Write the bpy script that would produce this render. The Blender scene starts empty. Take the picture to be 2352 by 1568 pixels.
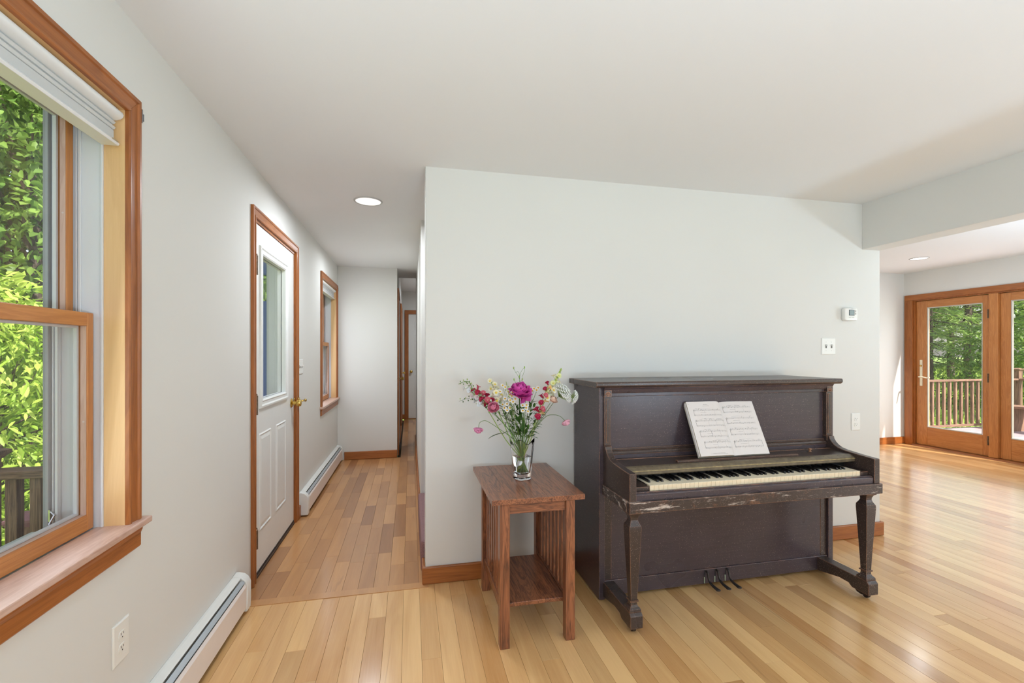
import bpy, math, random
import numpy as np
from mathutils import Vector, Matrix
random.seed(7); rng = np.random.default_rng(7)
sc = bpy.context.scene
COL = sc.collection
PI = math.pi

# ------------------------------------------------------------------ camera
F_PX, HOR, YAW, CAM_H = 1052.0, 810.0, math.radians(12.54), 1.30
cd = bpy.data.cameras.new('camera'); cam = bpy.data.objects.new('camera', cd); COL.objects.link(cam)
cam.location = (0, 0, CAM_H)
cam.rotation_euler = (PI/2, 0, -YAW)
cd.sensor_width = 36.0; cd.lens = 36.0*F_PX/2352.0
cd.shift_y = (HOR-784.0)/2352.0
cd.clip_start = 0.03; cd.clip_end = 200
sc.camera = cam

# ------------------------------------------------------------------ view
sc.view_settings.view_transform = 'Standard'; sc.view_settings.look = 'None'
sc.view_settings.gamma = 1.0; sc.view_settings.use_curve_mapping = False
sc.view_settings.exposure = 0.0
cy = sc.cycles
cy.max_bounces = 10; cy.diffuse_bounces = 5; cy.glossy_bounces = 4; cy.transmission_bounces = 8
cy.transparent_max_bounces = 16; cy.caustics_reflective = False; cy.caustics_refractive = True
cy.sample_clamp_indirect = 6.0; cy.use_denoising = True

# ------------------------------------------------------------------ world, sun, daylight at the windows, added fill lamps
w = bpy.data.worlds.new('world'); sc.world = w; w.use_nodes = True
nt = w.node_tree; nt.nodes.clear()
wo = nt.nodes.new('ShaderNodeOutputWorld'); bg = nt.nodes.new('ShaderNodeBackground')
sky = nt.nodes.new('ShaderNodeTexSky'); sky.sky_type = 'NISHITA'; sky.sun_disc = False
sky.sun_elevation = math.radians(52); sky.sun_rotation = math.radians(130); sky.air_density = 1.0; sky.dust_density = 2.5
hs = nt.nodes.new('ShaderNodeHueSaturation'); hs.inputs['Saturation'].default_value = 0.55
nt.links.new(sky.outputs[0], hs.inputs['Color']); nt.links.new(hs.outputs[0], bg.inputs['Color'])
bg.inputs['Strength'].default_value = 0.36
nt.links.new(bg.outputs[0], wo.inputs['Surface'])

sd = bpy.data.lights.new('sun', 'SUN'); sd.energy = 9.0; sd.angle = math.radians(1.0); sd.color = (1, .96, .88)
so = bpy.data.objects.new('sun', sd); COL.objects.link(so)
so.rotation_euler = Vector((0.24, -0.76, 0.84)).to_track_quat('Z', 'Y').to_euler(); so.location = (10, -10, 15)

def area(name, loc, toward, sx, sy, energy, color=(1, 1, 1)):
    d = bpy.data.lights.new(name, 'AREA'); d.shape = 'RECTANGLE'; d.size = sx; d.size_y = sy
    d.energy = energy; d.color = color
    o = bpy.data.objects.new(name, d); COL.objects.link(o); o.location = loc
    o.rotation_euler = (Vector(loc)-Vector(toward)).to_track_quat('Z', 'Y').to_euler()
    return o
area('rear_fill', (2.6, -3.85, 1.25), (2.6, 0, 1.25), 6.4, 1.9, 13.5, (.90, .92, 1))  # added fill lamp behind the camera, wider than the rear opening
area('east_fill', (6.80, -1.6, 1.30), (0, -1.6, 1.35), 3.4, 1.9, 26, (.74, .86, 1))  # added fill lamp, out of view by the right wall
area('daylight_french_door', (6.84, 4.2, 1.15), (0, 4.2, 1.1), 1.7, 1.7, 11, (.90, .95, 1))
area('left_rear_fill', (-.80, -1.5, 1.4), (3, -1.0, .8), .85, 1.2, 21, (.72, .86, 1))  # added fill lamp behind the camera, by the left wall
area('daylight_near_window', (-.86, 1.18, 1.4), (3, 1.4, 1.0), .80, 1.1, 6, (.80, .90, 1))
area('daylight_hall_window', (-.92, 5.31, 1.4), (3, 5.31, 1.0), .80, 1.1, 5, (.86, .92, 1))
# upward fill lamps added out of view, bounced off the ceiling for even light
for fx, fy, fe in ((.5, -1.1, 80), (3.2, -1.4, 78), (5.4, 1.2, 84)):
    area('ceiling_bounce_fill', (fx, fy, .9), (fx, fy+.4, 3), .6, .6, fe, (.60, .80, 1))

# ------------------------------------------------------------------ materials
def lin(r, g, b):
    f = lambda c: (c/255/12.92) if c/255 <= .04045 else ((c/255+.055)/1.055)**2.4
    return (f(r), f(g), f(b), 1)
MATS = {}
def new_mat(name):
    m = bpy.data.materials.new(name); m.use_nodes = True
    n = m.node_tree; b = n.nodes['Principled BSDF']
    return m, n, b
def N(nt, t, **kw):
    n = nt.nodes.new(t)
    for k, v in kw.items():
        if k in n.inputs: n.inputs[k].default_value = v
        else: setattr(n, k, v)
    return n
def ramp(nt, stops, src, out='Fac'):
    r = nt.nodes.new('ShaderNodeValToRGB'); e = r.color_ramp.elements
    while len(e) < len(stops): e.new(.5)
    for i, (p, c) in enumerate(stops):
        e[i].position = p; e[i].color = c if len(c) == 4 else (*c, 1)
    nt.links.new(src, r.inputs['Fac']); return r.outputs['Color']
def mixc(nt, fac, a, b, blend='MIX'):
    m = nt.nodes.new('ShaderNodeMix'); m.data_type = 'RGBA'; m.blend_type = blend
    for s, v in ((m.inputs[0], fac), (m.inputs[6], a), (m.inputs[7], b)):
        if hasattr(v, 'links') or hasattr(v, 'is_output'): nt.links.new(v, s)
        else: s.default_value = v
    return m.outputs[2]
def math_(nt, op, a, b=0.0, clamp=False):
    m = nt.nodes.new('ShaderNodeMath'); m.operation = op; m.use_clamp = clamp
    for s, v in ((m.inputs[0], a), (m.inputs[1], b)):
        if hasattr(v, 'is_output'): nt.links.new(v, s)
        else: s.default_value = v
    return m.outputs[0]
def bump(nt, b, h, strength, dist=.001):
    n = nt.nodes.new('ShaderNodeBump'); n.inputs['Strength'].default_value = strength; n.inputs['Distance'].default_value = dist
    nt.links.new(h, n.inputs['Height']); nt.links.new(n.outputs[0], b.inputs['Normal']); return n

def plain(name, col, rough=.5, metal=0, coat=0, noise=0.0, nscale=30, bumpk=0):
    if name in MATS: return MATS[name]
    m, nt, b = new_mat(name)
    b.inputs['Roughness'].default_value = rough; b.inputs['Metallic'].default_value = metal
    b.inputs['Coat Weight'].default_value = coat
    tc = nt.nodes.new('ShaderNodeTexCoord'); nz = N(nt, 'ShaderNodeTexNoise', Scale=nscale, Detail=4.0)
    nt.links.new(tc.outputs['Object'], nz.inputs['Vector'])
    k = 1-noise
    dark = (col[0]*k, col[1]*k, col[2]*k, 1)
    c = ramp(nt, [(.3, dark), (.7, col)], nz.outputs['Fac']); nt.links.new(c, b.inputs['Base Color'])
    if bumpk: bump(nt, b, nz.outputs['Fac'], bumpk)
    MATS[name] = m; return m

def wood(name, light, dark, rough=.35, scale=1.0, fig=.6, axis='x', coat=0.0, bumpk=.15, pore=.3):
    key = name+'_'+axis
    if key in MATS: return MATS[key]
    m, nt, b = new_mat(key)
    tc = nt.nodes.new('ShaderNodeTexCoord'); oi = nt.nodes.new('ShaderNodeObjectInfo')
    va = N(nt, 'ShaderNodeVectorMath', operation='ADD')
    mul = N(nt, 'ShaderNodeVectorMath', operation='MULTIPLY'); mul.inputs[1].default_value = (7.3, 3.1, 5.7)
    cmb = nt.nodes.new('ShaderNodeCombineXYZ')
    for i in range(3): nt.links.new(oi.outputs['Random'], cmb.inputs[i])
    nt.links.new(cmb.outputs[0], mul.inputs[0]); nt.links.new(tc.outputs['Object'], va.inputs[0]); nt.links.new(mul.outputs[0], va.inputs[1])
    mp = nt.nodes.new('ShaderNodeMapping')
    s = {'x': (1.2, 14, 14), 'y': (14, 1.2, 14), 'z': (14, 14, 1.2)}[axis]
    mp.inputs['Scale'].default_value = tuple(v*scale for v in s)
    nt.links.new(va.outputs[0], mp.inputs['Vector'])
    n1 = N(nt, 'ShaderNodeTexNoise', Scale=1.0, Detail=5.0, Roughness=.6, Distortion=.8)
    nt.links.new(mp.outputs[0], n1.inputs['Vector'])
    rings = math_(nt, 'FRACT', math_(nt, 'MULTIPLY', n1.outputs['Fac'], 9.0))
    rings = math_(nt, 'MULTIPLY', math_(nt, 'ABSOLUTE', math_(nt, 'SUBTRACT', rings, .5)), 2.0)
    mp2 = nt.nodes.new('ShaderNodeMapping')
    s2 = {'x': (6, 220, 220), 'y': (220, 6, 220), 'z': (220, 220, 6)}[axis]
    mp2.inputs['Scale'].default_value = s2; nt.links.new(va.outputs[0], mp2.inputs['Vector'])
    n2 = N(nt, 'ShaderNodeTexNoise', Scale=1.0, Detail=2.0); nt.links.new(mp2.outputs[0], n2.inputs['Vector'])
    f = math_(nt, 'ADD', math_(nt, 'MULTIPLY', rings, fig*.6), math_(nt, 'MULTIPLY', n1.outputs['Fac'], 1-fig*.6))
    f = math_(nt, 'ADD', f, math_(nt, 'MULTIPLY', math_(nt, 'SUBTRACT', n2.outputs['Fac'], .5), pore*2))
    c = ramp(nt, [(.2, dark), (.75, light)], f)
    nt.links.new(c, b.inputs['Base Color'])
    b.inputs['Roughness'].default_value = rough; b.inputs['Coat Weight'].default_value = coat; b.inputs['Coat Roughness'].default_value = .15
    bump(nt, b, n2.outputs['Fac'], bumpk, .0006)
    MATS[key] = m; return m
WOODS = {
 'pine':   dict(light=lin(175, 106, 51), dark=lin(126, 70, 30), rough=.38, fig=.35, pore=.15),
 'pine_pale': dict(light=lin(226, 186, 134), dark=lin(206, 162, 110), rough=.42, fig=.15, pore=.12),
 'pine_bleached': dict(light=lin(214, 182, 166), dark=lin(178, 138, 118), rough=.4, fig=.3, pore=.12),
 'fir':    dict(light=lin(200, 136, 78), dark=lin(164, 100, 50), rough=.35, fig=.4, pore=.2),
 'oak':    dict(light=lin(160, 100, 66), dark=lin(76, 42, 28), rough=.3, fig=.6, pore=.28, coat=.2, scale=1.5),
 'deckwood': dict(light=lin(158, 124, 100), dark=lin(84, 58, 46), rough=.7, fig=.5, pore=.5),
 'deckfloor': dict(light=lin(190, 170, 172), dark=lin(140, 120, 122), rough=.7, fig=.5, pore=.5),
 'bark':   dict(light=lin(120, 104, 92), dark=lin(60, 50, 44), rough=.9, fig=.5, pore=.8, bumpk=.8),
}

def piano_mat(name, wear=.5, scuff=0.0, tint=(74, 63, 68), speck=.5):
    if name in MATS: return MATS[name]
    m, nt, b = new_mat(name)
    tc = nt.nodes.new('ShaderNodeTexCoord'); O = tc.outputs['Object']
    n0 = N(nt, 'ShaderNodeTexNoise', Scale=3.0, Detail=5.0); nt.links.new(O, n0.inputs['Vector'])
    mp = nt.nodes.new('ShaderNodeMapping'); mp.inputs['Scale'].default_value = (5, 5, 160); nt.links.new(O, mp.inputs['Vector'])
    ng = N(nt, 'ShaderNodeTexNoise', Scale=1.0, Detail=3.0); nt.links.new(mp.outputs[0], ng.inputs['Vector'])
    k = lin(*tint); dk = (k[0]*.45, k[1]*.42, k[2]*.42, 1); k = (k[0]*1.25, k[1]*1.25, k[2]*1.25, 1)
    f = math_(nt, 'ADD', math_(nt, 'MULTIPLY', n0.outputs['Fac'], .6), math_(nt, 'MULTIPLY', ng.outputs['Fac'], .4))
    c = ramp(nt, [(.1, dk), (.9, k)], f)
    # specks and short scratches: flakes of lost varnish
    nm = N(nt, 'ShaderNodeTexNoise', Scale=2.3, Detail=2.0); nt.links.new(O, nm.inputs['Vector'])
    ns = N(nt, 'ShaderNodeTexNoise', Scale=260.0, Detail=2.0); nt.links.new(O, ns.inputs['Vector'])
    th = math_(nt, 'SUBTRACT', .775-.05*speck, math_(nt, 'MULTIPLY', nm.outputs['Fac'], .14))
    sp = math_(nt, 'MULTIPLY', math_(nt, 'SUBTRACT', ns.outputs['Fac'], th), 30.0, True)
    sp = math_(nt, 'MAXIMUM', sp, 0.0)
    c = mixc(nt, math_(nt, 'MULTIPLY', sp, .7), c, lin(180, 160, 142))
    for rot, sc_, t in (((0, .55, .1), (34, 12, 520), .745), ((0, -.9, .2), (36, 12, 500), .755)):
        mpx = nt.nodes.new('ShaderNodeMapping'); mpx.inputs['Scale'].default_value = sc_; mpx.inputs['Rotation'].default_value = rot
        nt.links.new(O, mpx.inputs['Vector'])
        nx = N(nt, 'ShaderNodeTexNoise', Scale=1.0, Detail=1.0, Distortion=.6); nt.links.new(mpx.outputs[0], nx.inputs['Vector'])
        s = math_(nt, 'MULTIPLY', math_(nt, 'SUBTRACT', nx.outputs['Fac'], t), 18.0, True)
        c = mixc(nt, math_(nt, 'MULTIPLY', s, .55), c, lin(150, 126, 112))
    if scuff:
        mps = nt.nodes.new('ShaderNodeMapping'); mps.inputs['Scale'].default_value = (7, 20, 40); nt.links.new(O, mps.inputs['Vector'])
        q = N(nt, 'ShaderNodeTexNoise', Scale=1.0, Detail=8.0, Roughness=.7); nt.links.new(mps.outputs[0], q.inputs['Vector'])
        s1 = math_(nt, 'MULTIPLY', math_(nt, 'SUBTRACT', q.outputs['Fac'], .60-.06*scuff), 12.0, True)
        c = mixc(nt, s1, c, lin(196, 184, 174))
        q2 = N(nt, 'ShaderNodeTexNoise', Scale=11.0, Detail=8.0, Roughness=.75); nt.links.new(O, q2.inputs['Vector'])
        s2 = math_(nt, 'MULTIPLY', math_(nt, 'SUBTRACT', q2.outputs['Fac'], .565), 8.0, True)
        c = mixc(nt, math_(nt, 'MULTIPLY', s2, .55), c, lin(140, 96, 70))
    # worn edges
    bv = nt.nodes.new('ShaderNodeBevel'); bv.samples = 6; bv.inputs['Radius'].default_value = .0036
    ge = nt.nodes.new('ShaderNodeNewGeometry')
    dp = N(nt, 'ShaderNodeVectorMath', operation='DOT_PRODUCT'); nt.links.new(bv.outputs[0], dp.inputs[0]); nt.links.new(ge.outputs['Normal'], dp.inputs[1])
    e = math_(nt, 'SUBTRACT', 1.0, dp.outputs['Value'])
    ne = N(nt, 'ShaderNodeTexNoise', Scale=24.0, Detail=5.0, Roughness=.7); nt.links.new(O, ne.inputs['Vector'])
    em = math_(nt, 'MULTIPLY', math_(nt, 'MULTIPLY', e, 9.0, True), math_(nt, 'MULTIPLY', math_(nt, 'SUBTRACT', ne.outputs['Fac'], .60-.32*wear), 6.0, True))
    c = mixc(nt, em, c, lin(184, 130, 98))
    nt.links.new(c, b.inputs['Base Color'])
    b.inputs['Roughness'].default_value = .3
    r = ramp(nt, [(.0, (.22,)*3), (1.0, (.36,)*3)], nm.outputs['Fac']); nt.links.new(r, b.inputs['Roughness'])
    bump(nt, b, ng.outputs['Fac'], .12, .0004)
    MATS[name] = m; return m

def floor_mat(name, pale, dark, streak, rough=.22):
    m, nt, b = new_mat(name)
    ge = nt.nodes.new('ShaderNodeNewGeometry'); at = nt.nodes.new('ShaderNodeAttribute'); at.attribute_name = 'pc'
    sep = nt.nodes.new('ShaderNodeSeparateColor'); nt.links.new(at.outputs['Color'], sep.inputs[0])
    off = N(nt, 'ShaderNodeVectorMath', operation='SCALE'); off.inputs['Scale'].default_value = 37.0; nt.links.new(at.outputs['Vector'], off.inputs[0])
    ad = N(nt, 'ShaderNodeVectorMath', operation='ADD'); nt.links.new(ge.outputs['Position'], ad.inputs[0]); nt.links.new(off.outputs[0], ad.inputs[1])
    def noise(scale, **kw):
        mp = nt.nodes.new('ShaderNodeMapping'); mp.inputs['Scale'].default_value = scale; nt.links.new(ad.outputs[0], mp.inputs['Vector'])
        n = N(nt, 'ShaderNodeTexNoise', **kw); nt.links.new(mp.outputs[0], n.inputs['Vector']); return n.outputs['Fac']
    a = noise((11, 1.3, 1), Scale=1.0, Detail=5.0, Distortion=1.0)
    fine = noise((160, 5, 1), Scale=1.0, Detail=2.0)
    t = math_(nt, 'ADD', math_(nt, 'MULTIPLY', sep.outputs[0], .62), math_(nt, 'MULTIPLY', a, .5))
    t = math_(nt, 'ADD', t, math_(nt, 'MULTIPLY', math_(nt, 'SUBTRACT', fine, .5), .16))
    c = ramp(nt, [(.15, dark), (.85, pale)], t)
    c = mixc(nt, math_(nt, 'MULTIPLY', sep.outputs[1], .45), c, mixc(nt, .5, c, streak))
    st = noise((20, 1.0, 1), Scale=1.0, Detail=4.0, Distortion=1.6)
    s = math_(nt, 'MULTIPLY', math_(nt, 'SUBTRACT', st, math_(nt, 'SUBTRACT', .77, math_(nt, 'MULTIPLY', sep.outputs[2], .16))), 7.0, True)
    c = mixc(nt, math_(nt, 'MULTIPLY', s, .55), c, streak)
    nt.links.new(c, b.inputs['Base Color'])
    b.inputs['Roughness'].default_value = rough
    b.inputs['Specular IOR Level'].default_value = .5
    b.inputs['Coat Weight'].default_value = .35; b.inputs['Coat Roughness'].default_value = .14
    wv = noise((6, .8, 1), Scale=1.0, Detail=2.0)
    h = math_(nt, 'ADD', math_(nt, 'MULTIPLY', wv, 1.0), math_(nt, 'MULTIPLY', fine, .03))
    bump(nt, b, h, .25, .002)
    return m

def glass_pane(name='window_glass', tint=(1, 1, 1, 1), refl=.08):
    if name in MATS: return MATS[name]
    m, nt, b = new_mat(name); nt.nodes.remove(b); out = nt.nodes['Material Output']
    t = nt.nodes.new('ShaderNodeBsdfTransparent'); t.inputs[0].default_value = tint
    g = nt.nodes.new('ShaderNodeBsdfGlossy'); g.inputs['Roughness'].default_value = .02
    lw = nt.nodes.new('ShaderNodeLayerWeight'); lw.inputs['Blend'].default_value = .5
    fr = math_(nt, 'ADD', math_(nt, 'MULTIPLY', math_(nt, 'POWER', lw.outputs['Facing'], 5.0), .55), .03)
    mx = nt.nodes.new('ShaderNodeMixShader'); nt.links.new(fr, mx.inputs[0]); nt.links.new(t.outputs[0], mx.inputs[1]); nt.links.new(g.outputs[0], mx.inputs[2])
    nt.links.new(mx.outputs[0], out.inputs['Surface']); MATS[name] = m; return m
def screen_mat():
    if 'screen' in MATS: return MATS['screen']
    m, nt, b = new_mat('insect_mesh'); out = nt.nodes['Material Output']
    tc = nt.nodes.new('ShaderNodeTexCoord'); mp = nt.nodes.new('ShaderNodeMapping'); mp.inputs['Scale'].default_value = (700,)*3
    nt.links.new(tc.outputs['Object'], mp.inputs[0])
    sx = nt.nodes.new('ShaderNodeSeparateXYZ'); nt.links.new(mp.outputs[0], sx.inputs[0])
    a = math_(nt, 'GREATER_THAN', math_(nt, 'FRACT', sx.outputs[1]), .86); c = math_(nt, 'GREATER_THAN', math_(nt, 'FRACT', sx.outputs[2]), .86)
    f = math_(nt, 'MAXIMUM', a, c)
    t = nt.nodes.new('ShaderNodeBsdfTransparent'); mx = nt.nodes.new('ShaderNodeMixShader')
    b.inputs['Base Color'].default_value = lin(120, 120, 118); b.inputs['Roughness'].default_value = .6
    nt.links.new(f, mx.inputs[0]); nt.links.new(t.outputs[0], mx.inputs[1]); nt.links.new(b.outputs[0], mx.inputs[2]); nt.links.new(mx.outputs[0], out.inputs['Surface'])
    MATS['screen'] = m; return m
def clear_glass(name, ior, col=(1, 1, 1, 1)):
    if name in MATS: return MATS[name]
    m, nt, b = new_mat(name); b.inputs['Transmission Weight'].default_value = 1; b.inputs['Roughness'].default_value = 0; b.inputs['IOR'].default_value = ior
    b.inputs['Base Color'].default_value = col
    out = nt.nodes['Material Output']; lp = None
    MATS[name] = m; return m
def leaf_mat(name, mult=1.0, trans=.35, rough=.5):
    if name in MATS: return MATS[name]
    m, nt, b = new_mat(name); out = nt.nodes['Material Output']
    at = nt.nodes.new('ShaderNodeAttribute'); at.attribute_name = 'pc'
    nt.links.new(at.outputs['Color'], b.inputs['Base Color']); b.inputs['Roughness'].default_value = rough
    tl = nt.nodes.new('ShaderNodeBsdfTranslucent'); nt.links.new(at.outputs['Color'], tl.inputs[0])
    mx = nt.nodes.new('ShaderNodeMixShader'); mx.inputs[0].default_value = trans
    nt.links.new(b.outputs[0], mx.inputs[1]); nt.links.new(tl.outputs[0], mx.inputs[2]); nt.links.new(mx.outputs[0], out.inputs['Surface'])
    MATS[name] = m; return m
def emit(name, col, s):
    if name in MATS: return MATS[name]
    m, nt, b = new_mat(name); b.inputs['Emission Color'].default_value = col; b.inputs['Emission Strength'].default_value = s
    b.inputs['Base Color'].default_value = (.8, .8, .8, 1); MATS[name] = m; return m

WALL = plain('wall_paint', lin(219, 217, 212), .85, noise=.015, nscale=2, bumpk=.02)
CEIL = plain('ceiling_paint', lin(228, 228, 227), .9, noise=.01, nscale=2, bumpk=.02)
WHITE = plain('white_enamel', lin(228, 228, 224), .35, noise=.02)
PLASTIC = plain('white_plastic', lin(232, 231, 226), .35, noise=.01)
VINYL = plain('white_vinyl', lin(214, 214, 216), .4, noise=.03, nscale=6)
GREYV = plain('grey_aluminium', lin(168, 170, 172), .45, noise=.05)
BRASS = plain('brass', lin(214, 178, 96), .18, metal=1.0, noise=.1)
BRONZE = plain('aged_bronze', lin(120, 100, 82), .35, metal=.8, noise=.5, nscale=80)
BLACK = plain('black_rubber', lin(26, 24, 24), .6)
DARK = plain('dark_slot', lin(40, 38, 36), .7)
HOLE = plain('grey_slot', lin(96, 92, 86), .6)

# ------------------------------------------------------------------ mesh builder
class MB:
    def __init__(s): s.v = []; s.f = []; s.c = None
    def add(s, vs, fs):
        o = len(s.v); s.v += [tuple(v) for v in vs]; s.f += [tuple(i+o for i in f) for f in fs]; return s
    def box(s, x0, x1, y0, y1, z0, z1):
        v = [(x, y, z) for z in (z0, z1) for y in (y0, y1) for x in (x0, x1)]
        return s.add(v, [(0, 2, 3, 1), (4, 5, 7, 6), (0, 1, 5, 4), (2, 6, 7, 3), (0, 4, 6, 2), (1, 3, 7, 5)])
    def prism(s, pts, axis, a0, a1):
        """pts: 2D polygon in the two other axes (in xyz order), extruded along axis from a0 to a1"""
        n = len(pts)
        def P(p, a):
            return {'x': (a, p[0], p[1]), 'y': (p[0], a, p[1]), 'z': (p[0], p[1], a)}[axis]
        v = [P(p, a0) for p in pts]+[P(p, a1) for p in pts]
        f = [tuple(range(n)), tuple(range(2*n-1, n-1, -1))]+[(i, i+n, (i+1) % n+n, (i+1) % n) for i in range(n)]
        return s.add(v, f)
    def loft(s, rings, cap=True, closed=True):
        n = len(rings[0]); v = [p for r in rings for p in r]; f = []
        for i in range(len(rings)-1):
            for j in range(n if closed else n-1):
                k = (j+1) % n; f.append((i*n+j, i*n+k, (i+1)*n+k, (i+1)*n+j))
        if cap: f += [tuple(range(n-1, -1, -1)), tuple(range((len(rings)-1)*n, len(rings)*n))]
        return s.add(v, f)
    def lathe(s, prof, c=(0, 0, 0), axis='z', seg=24):
        rings = []
        for r, h in prof:
            ring = []
            for i in range(seg):
                a = 2*PI*i/seg; p, q = r*math.cos(a), r*math.sin(a)
                ring.append({'z': (c[0]+p, c[1]+q, c[2]+h), 'x': (c[0]+h, c[1]+p, c[2]+q), 'y': (c[0]+q, c[1]+h, c[2]+p)}[axis])
            rings.append(ring)
        return s.loft(rings)
    def tube(s, pts, r, seg=8, cap=True):
        pts = [Vector(p) for p in pts]; n = len(pts)
        rr = r if isinstance(r, (list, tuple)) else [r]*n
        t0 = (pts[1]-pts[0]).normalized(); up = Vector((0, 0, 1)) if abs(t0.z) < .9 else Vector((1, 0, 0))
        u = t0.cross(up).normalized(); rings = []
        for i in range(n):
            t = (pts[min(i+1, n-1)]-pts[max(i-1, 0)]).normalized()
            u = (u-t*u.dot(t)).normalized(); w_ = t.cross(u)
            rings.append([pts[i]+(u*math.cos(2*PI*k/seg)+w_*math.sin(2*PI*k/seg))*rr[i] for k in range(seg)])
        return s.loft(rings, cap)
    def ball(s, c, r, seg=10, rings=6, sz=(1, 1, 1)):
        R = []
        for i in range(rings+1):
            a = PI*(i/rings)*.98+.03
            R.append([(c[0]+r*sz[0]*math.sin(a)*math.cos(2*PI*k/seg), c[1]+r*sz[1]*math.sin(a)*math.sin(2*PI*k/seg), c[2]-r*sz[2]*math.cos(a)) for k in range(seg)])
        return s.loft(R)
    def bounds(s):
        a = np.array(s.v); return a.min(0), a.max(0)

def mesh_from(name, mb, base=(0, 0, 0), smooth=False):
    m = bpy.data.meshes.new(name)
    b = Vector(base)
    m.from_pydata([(v[0]-b[0], v[1]-b[1], v[2]-b[2]) for v in mb.v], [], mb.f)
    m.validate(); m.update()
    import bmesh
    bm = bmesh.new(); bm.from_mesh(m); bmesh.ops.recalc_face_normals(bm, faces=bm.faces); bm.to_mesh(m); bm.free()
    if smooth:
        for p in m.polygons: p.use_smooth = True
    return m
def resolve(mat, mb):
    if isinstance(mat, str):
        lo, hi = mb.bounds(); ax = 'xyz'[int(np.argmax(hi-lo))]
        if ':' in mat: mat, ax = mat.split(':')
        return wood(mat, axis=ax, **WOODS[mat])
    return mat
def base_of(o):
    b = Vector((0, 0, 0))
    while o is not None: b += Vector(o.location); o = o.parent
    return b
def obj(name, mb, mat, parent=None, bevel=0, smooth=False, seg=2, kind=None, label=None, at=None, auto=None):
    """mb holds world coordinates; the object's origin sits at `at` (world) or at its parent's origin"""
    pb = base_of(parent)
    org = Vector(at) if at is not None else pb.copy()
    me = mesh_from(name, mb, org, smooth)
    o = bpy.data.objects.new(name, me); COL.objects.link(o); o.parent = parent; o.location = org-pb
    me.materials.append(resolve(mat, mb))
    if bevel:
        md = o.modifiers.new('bevel', 'BEVEL'); md.width = bevel; md.segments = seg; md.limit_method = 'ANGLE'; md.angle_limit = math.radians(35)
    if auto:
        for p in me.polygons: p.use_smooth = True
        me.set_sharp_from_angle(angle=math.radians(auto))
    if kind: o['kind'] = kind
    if label: o['label'] = label
    return o
def tag(o, label, cat=None, group=None, kind=None):
    o['label'] = label
    if cat: o['category'] = cat
    if group: o['group'] = group
    if kind: o['kind'] = kind
    return o
def thing(name, loc, label, cat, group=None, kind=None):
    o = bpy.data.objects.new(name, None); COL.objects.link(o); o.location = loc; o.empty_display_size = .1
    return tag(o, label, cat, group, kind)
def dup(o, parent=None, loc=None):
    c = o.copy(); COL.objects.link(c); c.parent = parent
    for ch in list(o.children): dup(ch, c)
    if loc is not None: c.location = loc
    return c
def B(*a): return MB().box(*a)
def catmull(P, n=6):
    P = [Vector(p) for p in P]; Q = [P[0]*2-P[1]]+P+[P[-1]*2-P[-2]]; out = []
    for i in range(1, len(Q)-2):
        for k in range(n):
            t = k/n; a, b, c, d = Q[i-1], Q[i], Q[i+1], Q[i+2]
            out.append(.5*((2*b)+(c-a)*t+(2*a-5*b+4*c-d)*t*t+(3*b-a-3*c+d)*t**3))
    out.append(P[-1]); return out
# ------------------------------------------------------------------ the setting
XL, YP, XR, YB, YE = -.86, 2.625, 6.94, 5.21, 5.87     # left wall, piano wall, far right wall, far room back wall, hall end wall
ZC = 2.35
def struct(o, label): o['kind'] = 'structure'; o['label'] = label; return o
def wall_openings(a0, a1, z0, z1, ops, mk):
    """solid wall strip along one axis with rectangular openings (a,b,zlo,zhi)"""
    m = MB(); cur = a0
    for a, b, lo, hi in sorted(ops):
        mk(m, cur, a, z0, z1)
        if lo > z0: mk(m, a, b, z0, lo)
        if hi < z1: mk(m, a, b, hi, z1)
        cur = b
    mk(m, cur, a1, z0, z1); return m
W1, W2, W3 = 1.179, 5.31, -1.5
DL0, DL1 = 2.838, 3.787
ops = [(c-.476, c+.476, .745, 2.063) for c in (W1, W2, W3)]+[(DL0, DL1, -.02, 2.064)]
struct(obj('wall_left', wall_openings(-4.15, 9.4, -.02, 2.52, ops, lambda m, a, b, lo, hi: m.box(XL-.16, XL, a, b, lo, hi)), WALL), 'long white left wall with window, entry door and hall window')
struct(obj('wall_back', MB().box(.084, 3.278, YP, YP+.12, 0, 2.5), WALL, bevel=.004), 'plain white wall behind the piano')
struct(obj('wall_corridor_end', B(XL, -.157, YE, YE+.12, 0, 2.5), WALL, bevel=.003), 'short white wall closing the corridor')
# corridor beyond: left side wall with two doors, far wall with a door
m = wall_openings(YE+.12, 9.2, 0, 2.55, [(6.05, 6.85, 0, 2.05), (7.9, 8.75, 0, 2.05)], lambda m, a, b, lo, hi: m.box(-.277, -.157, a, b, lo, hi))
struct(obj('wall_corridor_side', m, WALL), 'narrow white side wall of the far corridor')
m = wall_openings(-.3, 1.4, 0, 2.55, [(-.03, .75, 0, 2.06)], lambda m, a, b, lo, hi: m.box(a, b, 9.2, 9.32, lo, hi))
struct(obj('wall_corridor_far', m, WALL), 'white wall around the farthest corridor door')
struct(obj('wall_corridor_right', MB().box(.084, .2, 3.70, 6.9, 0, 2.5), WALL, bevel=.003), 'white corridor wall beyond the carpeted steps')
struct(obj('wall_stair', MB().box(.2, 2.6, 3.70, 3.80, 0, 2.5).box(2.5, 2.6, YP+.12, 3.7, 0, 2.5), WALL), 'white wall beside the carpeted steps')
struct(obj('wall_lobby', MB().box(1.4, 1.5, 6.8, 9.3, 0, 2.55).box(.2, 1.5, 6.8, 6.9, 0, 2.55), WALL), 'white walls of the far lobby')
struct(obj('wall_side', B(3.158, 3.278, YP+.12, YB, 0, 2.5), WALL), 'white wall behind the piano wall facing the far room')
struct(obj('wall_far', B(3.158, XR, YB, YB+.12, -.02, 2.5), WALL), 'white back wall of the far room')
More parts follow.
